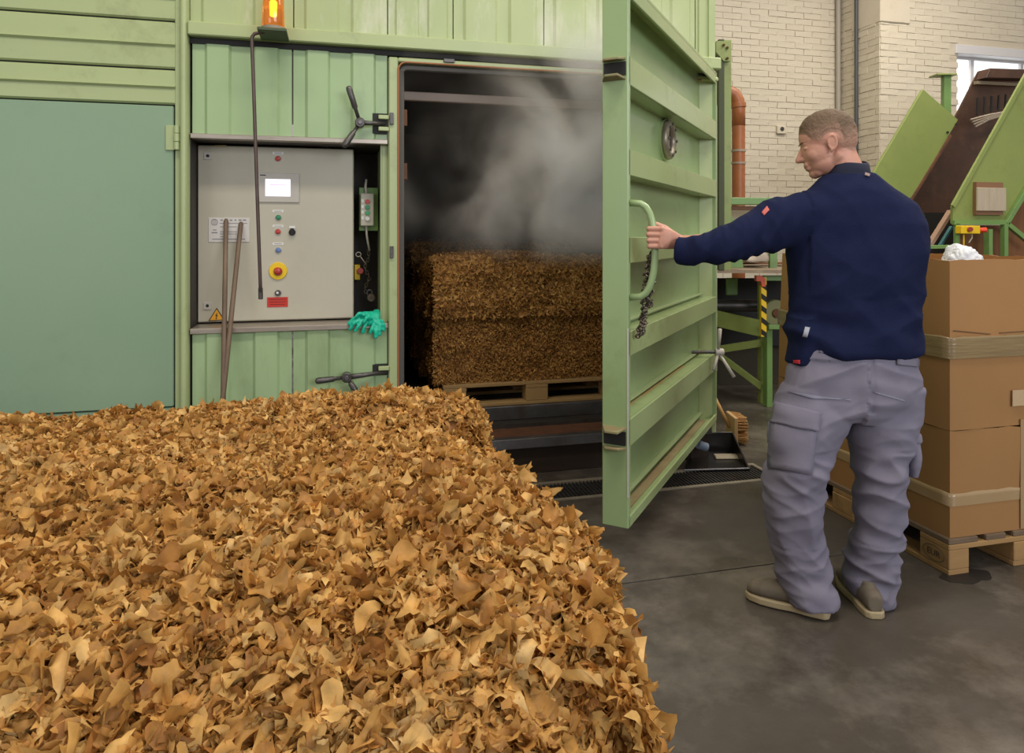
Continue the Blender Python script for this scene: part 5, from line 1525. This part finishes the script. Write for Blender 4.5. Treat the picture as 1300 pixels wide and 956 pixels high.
patch(((1022, 415), (1028, 416), (1025, 428), (1019, 427)), mat('grey_tag', (.34, .35, .40), .7), 'side_tag', parent=sweater)
patch(((1008, 457), (1016, 457), (1016, 462), (1008, 461)), mat('red_tab', (.50, .02, .03), .7), 'hem_tab', parent=sweater)
patch(((967, 270), (974, 262), (977, 267), (970, 274)), mat('patch_red', (.55, .13, .11), .8), 'sleeve_badge', parent=sweater)
patch(((1098, 220), (1104, 222), (1103, 225), (1097, 223)), mat('label_pale', (.26, .18, .16), .8), 'neck_label', parent=sweater, off=.004)

# --- trousers
tr = MB()
tr.loft([ring(1086, 434, 74, .128, 2.46), ring(1085, 455, 77, .134, 2.46), ring(1082, 480, 81, .138, 2.46), ring(1078, 505, 83, .134, 2.46), ring(1077, 520, 80, .120, 2.46), ring(1080, 530, 58, .09, 2.46)], 36, 2.3)
LLp = [(1038, 490, 43, .118, 2.465), (1031, 520, 47, .118, 2.455), (1025, 548, 46, .112, 2.445), (1017, 575, 40, .104, 2.435), (1011, 600, 35.5, .096, 2.43), (1008, 640, 33, .090, 2.43), (1011, 675, 33, .088, 2.445), (1015, 705, 32.5, .086, 2.46), (1020, 732, 32, .086, 2.455), (1028, 752, 32, .088, 2.445), (1031, 763, 31, .088, 2.44)]
RLp = [(1126, 490, 41, .115, 2.47), (1124, 520, 41, .115, 2.465), (1120, 548, 38, .108, 2.46), (1119, 575, 34, .100, 2.455), (1120, 600, 31, .094, 2.45), (1117, 640, 28, .086, 2.46), (1113, 670, 26.5, .082, 2.48), (1109, 700, 27, .080, 2.495), (1106, 724, 29.5, .082, 2.50), (1106, 742, 29, .084, 2.505), (1109, 756, 24, .078, 2.505), (1110, 762, 21.5, .072, 2.505)]
tr.loft([ring(*q) for q in LLp], 30, 2.15); tr.loft([ring(*q) for q in RLp], 30, 2.15)
tme = remesh(tr, .0060, 4, .6)


def trf(p, n_):
    z = p.z; r_ = p.dot(R3)
    left = r_ < 1.235
    v = .0025 * noise.fractal(p * 8, 1, 2, 3)
    kz = math.exp(-((z - .50) / .14) ** 2)
    bz_ = math.exp(-((z - (.14 if left else .17)) / .14) ** 2) * (.7 if left else 1.35)
    s_ = 1 if left else -1
    v += .0098 * (kz + bz_ + .12) * ridge(p, r_, z, 5, 15, R(24 * s_), 2)
    v += .0085 * (kz * .7 + bz_) * ridge(p, r_, z, 5, 19, R(-32 * s_), 12)
    v += .0062 * ridge(p, r_, z, 9, 2.0, R(14 * s_), 30) * (1 if .25 < z < .95 else .4)
    if .60 < z < .92: v += .0062 * ridge(p, r_, z, 3.5, 12, R(12 * s_), 21)
    v -= .010 * math.exp(-((r_ - 1.245) / .012) ** 2) * (1 if .74 < z < .97 else 0)
    return v


displace(tme, trf)
trousers = link('trousers', tme, TROU, man, 0, True)
# pockets and flaps
patch(((980, 534), (1036, 545), (1030, 602), (976, 594)), TROU, 'cargo_pocket', tme, .008, trousers, 8)
patch(((981, 511), (1042, 524), (1038, 548), (977, 536)), TROU, 'pocket_flap', tme, .014, trousers, 8)
patch(((1137, 450), (1165, 456), (1164, 466), (1138, 463)), TROU, 'pocket_flap', tme, .007, trousers, 6)
patch(((1039, 445), (1095, 446), (1094, 448.5), (1039, 447.5)), TROUD, 'pocket_seam', tme, .002, trousers, 8)
patch(((1000, 497), (1030, 506), (1080, 507), (1080, 508.5)), mat('seam_light', (.26, .25, .32), .9), 'thigh_seam', tme, .002, trousers, 8)
patch(((1110, 497), (1148, 508), (1148, 509.5), (1110, 498.5)), MATS['seam_light'], 'thigh_seam', tme, .002, trousers, 8)
for (cx_, cy_, w_, h_, dd_) in ((1149, 572, .020, .080, 2.44),):
    pm = MB(); c = PD(cx_, cy_, dd_ + .09)
    pm.loft([(c + U3 * h_, R3 * w_ * .9, A3 * .075), (c + U3 * h_ * .4, R3 * w_, A3 * .085), (c - U3 * h_ * .4, R3 * w_ * 1.1, A3 * .088), (c - U3 * h_, R3 * w_ * .9, A3 * .075)], 20, 4)
    pme = remesh(pm, .008, 2); displace(pme, lambda p, n_: .006 * noise.fractal(p * 11, 1, 2, 3))
    link('cargo_pocket', pme, TROU, trousers, 0, True)
    fm = MB().loft([(c + U3 * h_ * 1.05, R3 * (w_ + .003), A3 * .080), (c + U3 * h_ * .55, R3 * (w_ + .009), A3 * .088)], 20, 4)
    fme = remesh(fm, .008, 1); displace(fme, lambda p, n_: .004 * noise.fractal(p * 14, 1, 2, 3))
    link('pocket_flap', fme, TROU, trousers, 0, True)


# --- shoes
def shoe(heel, toe, name, wid=.047, lift=0.0):
    heel, toe = V(heel), V(toe); d_ = toe - heel; Ln = d_.length; d_.normalize(); s_ = d_.cross(U3).normalized(); u_ = s_.cross(d_).normalized()
    up = MB(); rings = []
    for f, w, h, top in ((.00, .52, .030, .075), (.06, .68, .036, .085), (.2, .74, .040, .09), (.4, .78, .038, .075), (.6, .90, .032, .055), (.8, .95, .028, .042), (.93, .80, .022, .034), (1.0, .45, .014, .024)):
        c = heel + d_ * Ln * f + u_ * (.022 + h * .95); rings.append((c, s_ * wid * w, u_ * h))
    up.loft(rings, 22, 2.4); 
    up.loft([(heel + d_ * .06 + u_ * .05, d_ * .046, s_ * .030), (heel + d_ * .075 + u_ * .11, d_ * .034, s_ * .028)], 18, 2.1)
    ume = remesh(up, .0045, 3); o = link('shoe', ume, SHOE, man, 0, True)
    so_ = MB(); outl = []
    for f, w in ((-.02, .42), (.03, .74), (.2, .84), (.4, .80), (.6, .98), (.8, 1.02), (.95, .80), (1.02, .40)): outl.append((f, w))
    poly = [heel + d_ * Ln * f + s_ * wid * w for f, w in outl] + [heel + d_ * Ln * f - s_ * wid * w for f, w in reversed(outl)]
    so_.prism(poly, u_ * .026).build('sole', SOLE, o, .005, 'auto', 2)
    return o


hr = PD(1112, 783, 2.452); hr.z = .0; trr = hr + A3 * .270 + R3 * .015
shoe(hr, trr, 'shoe')
hl_ = PD(1052, 789, 2.455); hl_.z = .006
tl_ = hl_ - R3 * .235 + A3 * .150; tl_.z = .004
shoe(hl_, tl_, 'shoe')

# floor wear: nothing else stands on it
print('objects', len(bpy.data.objects))
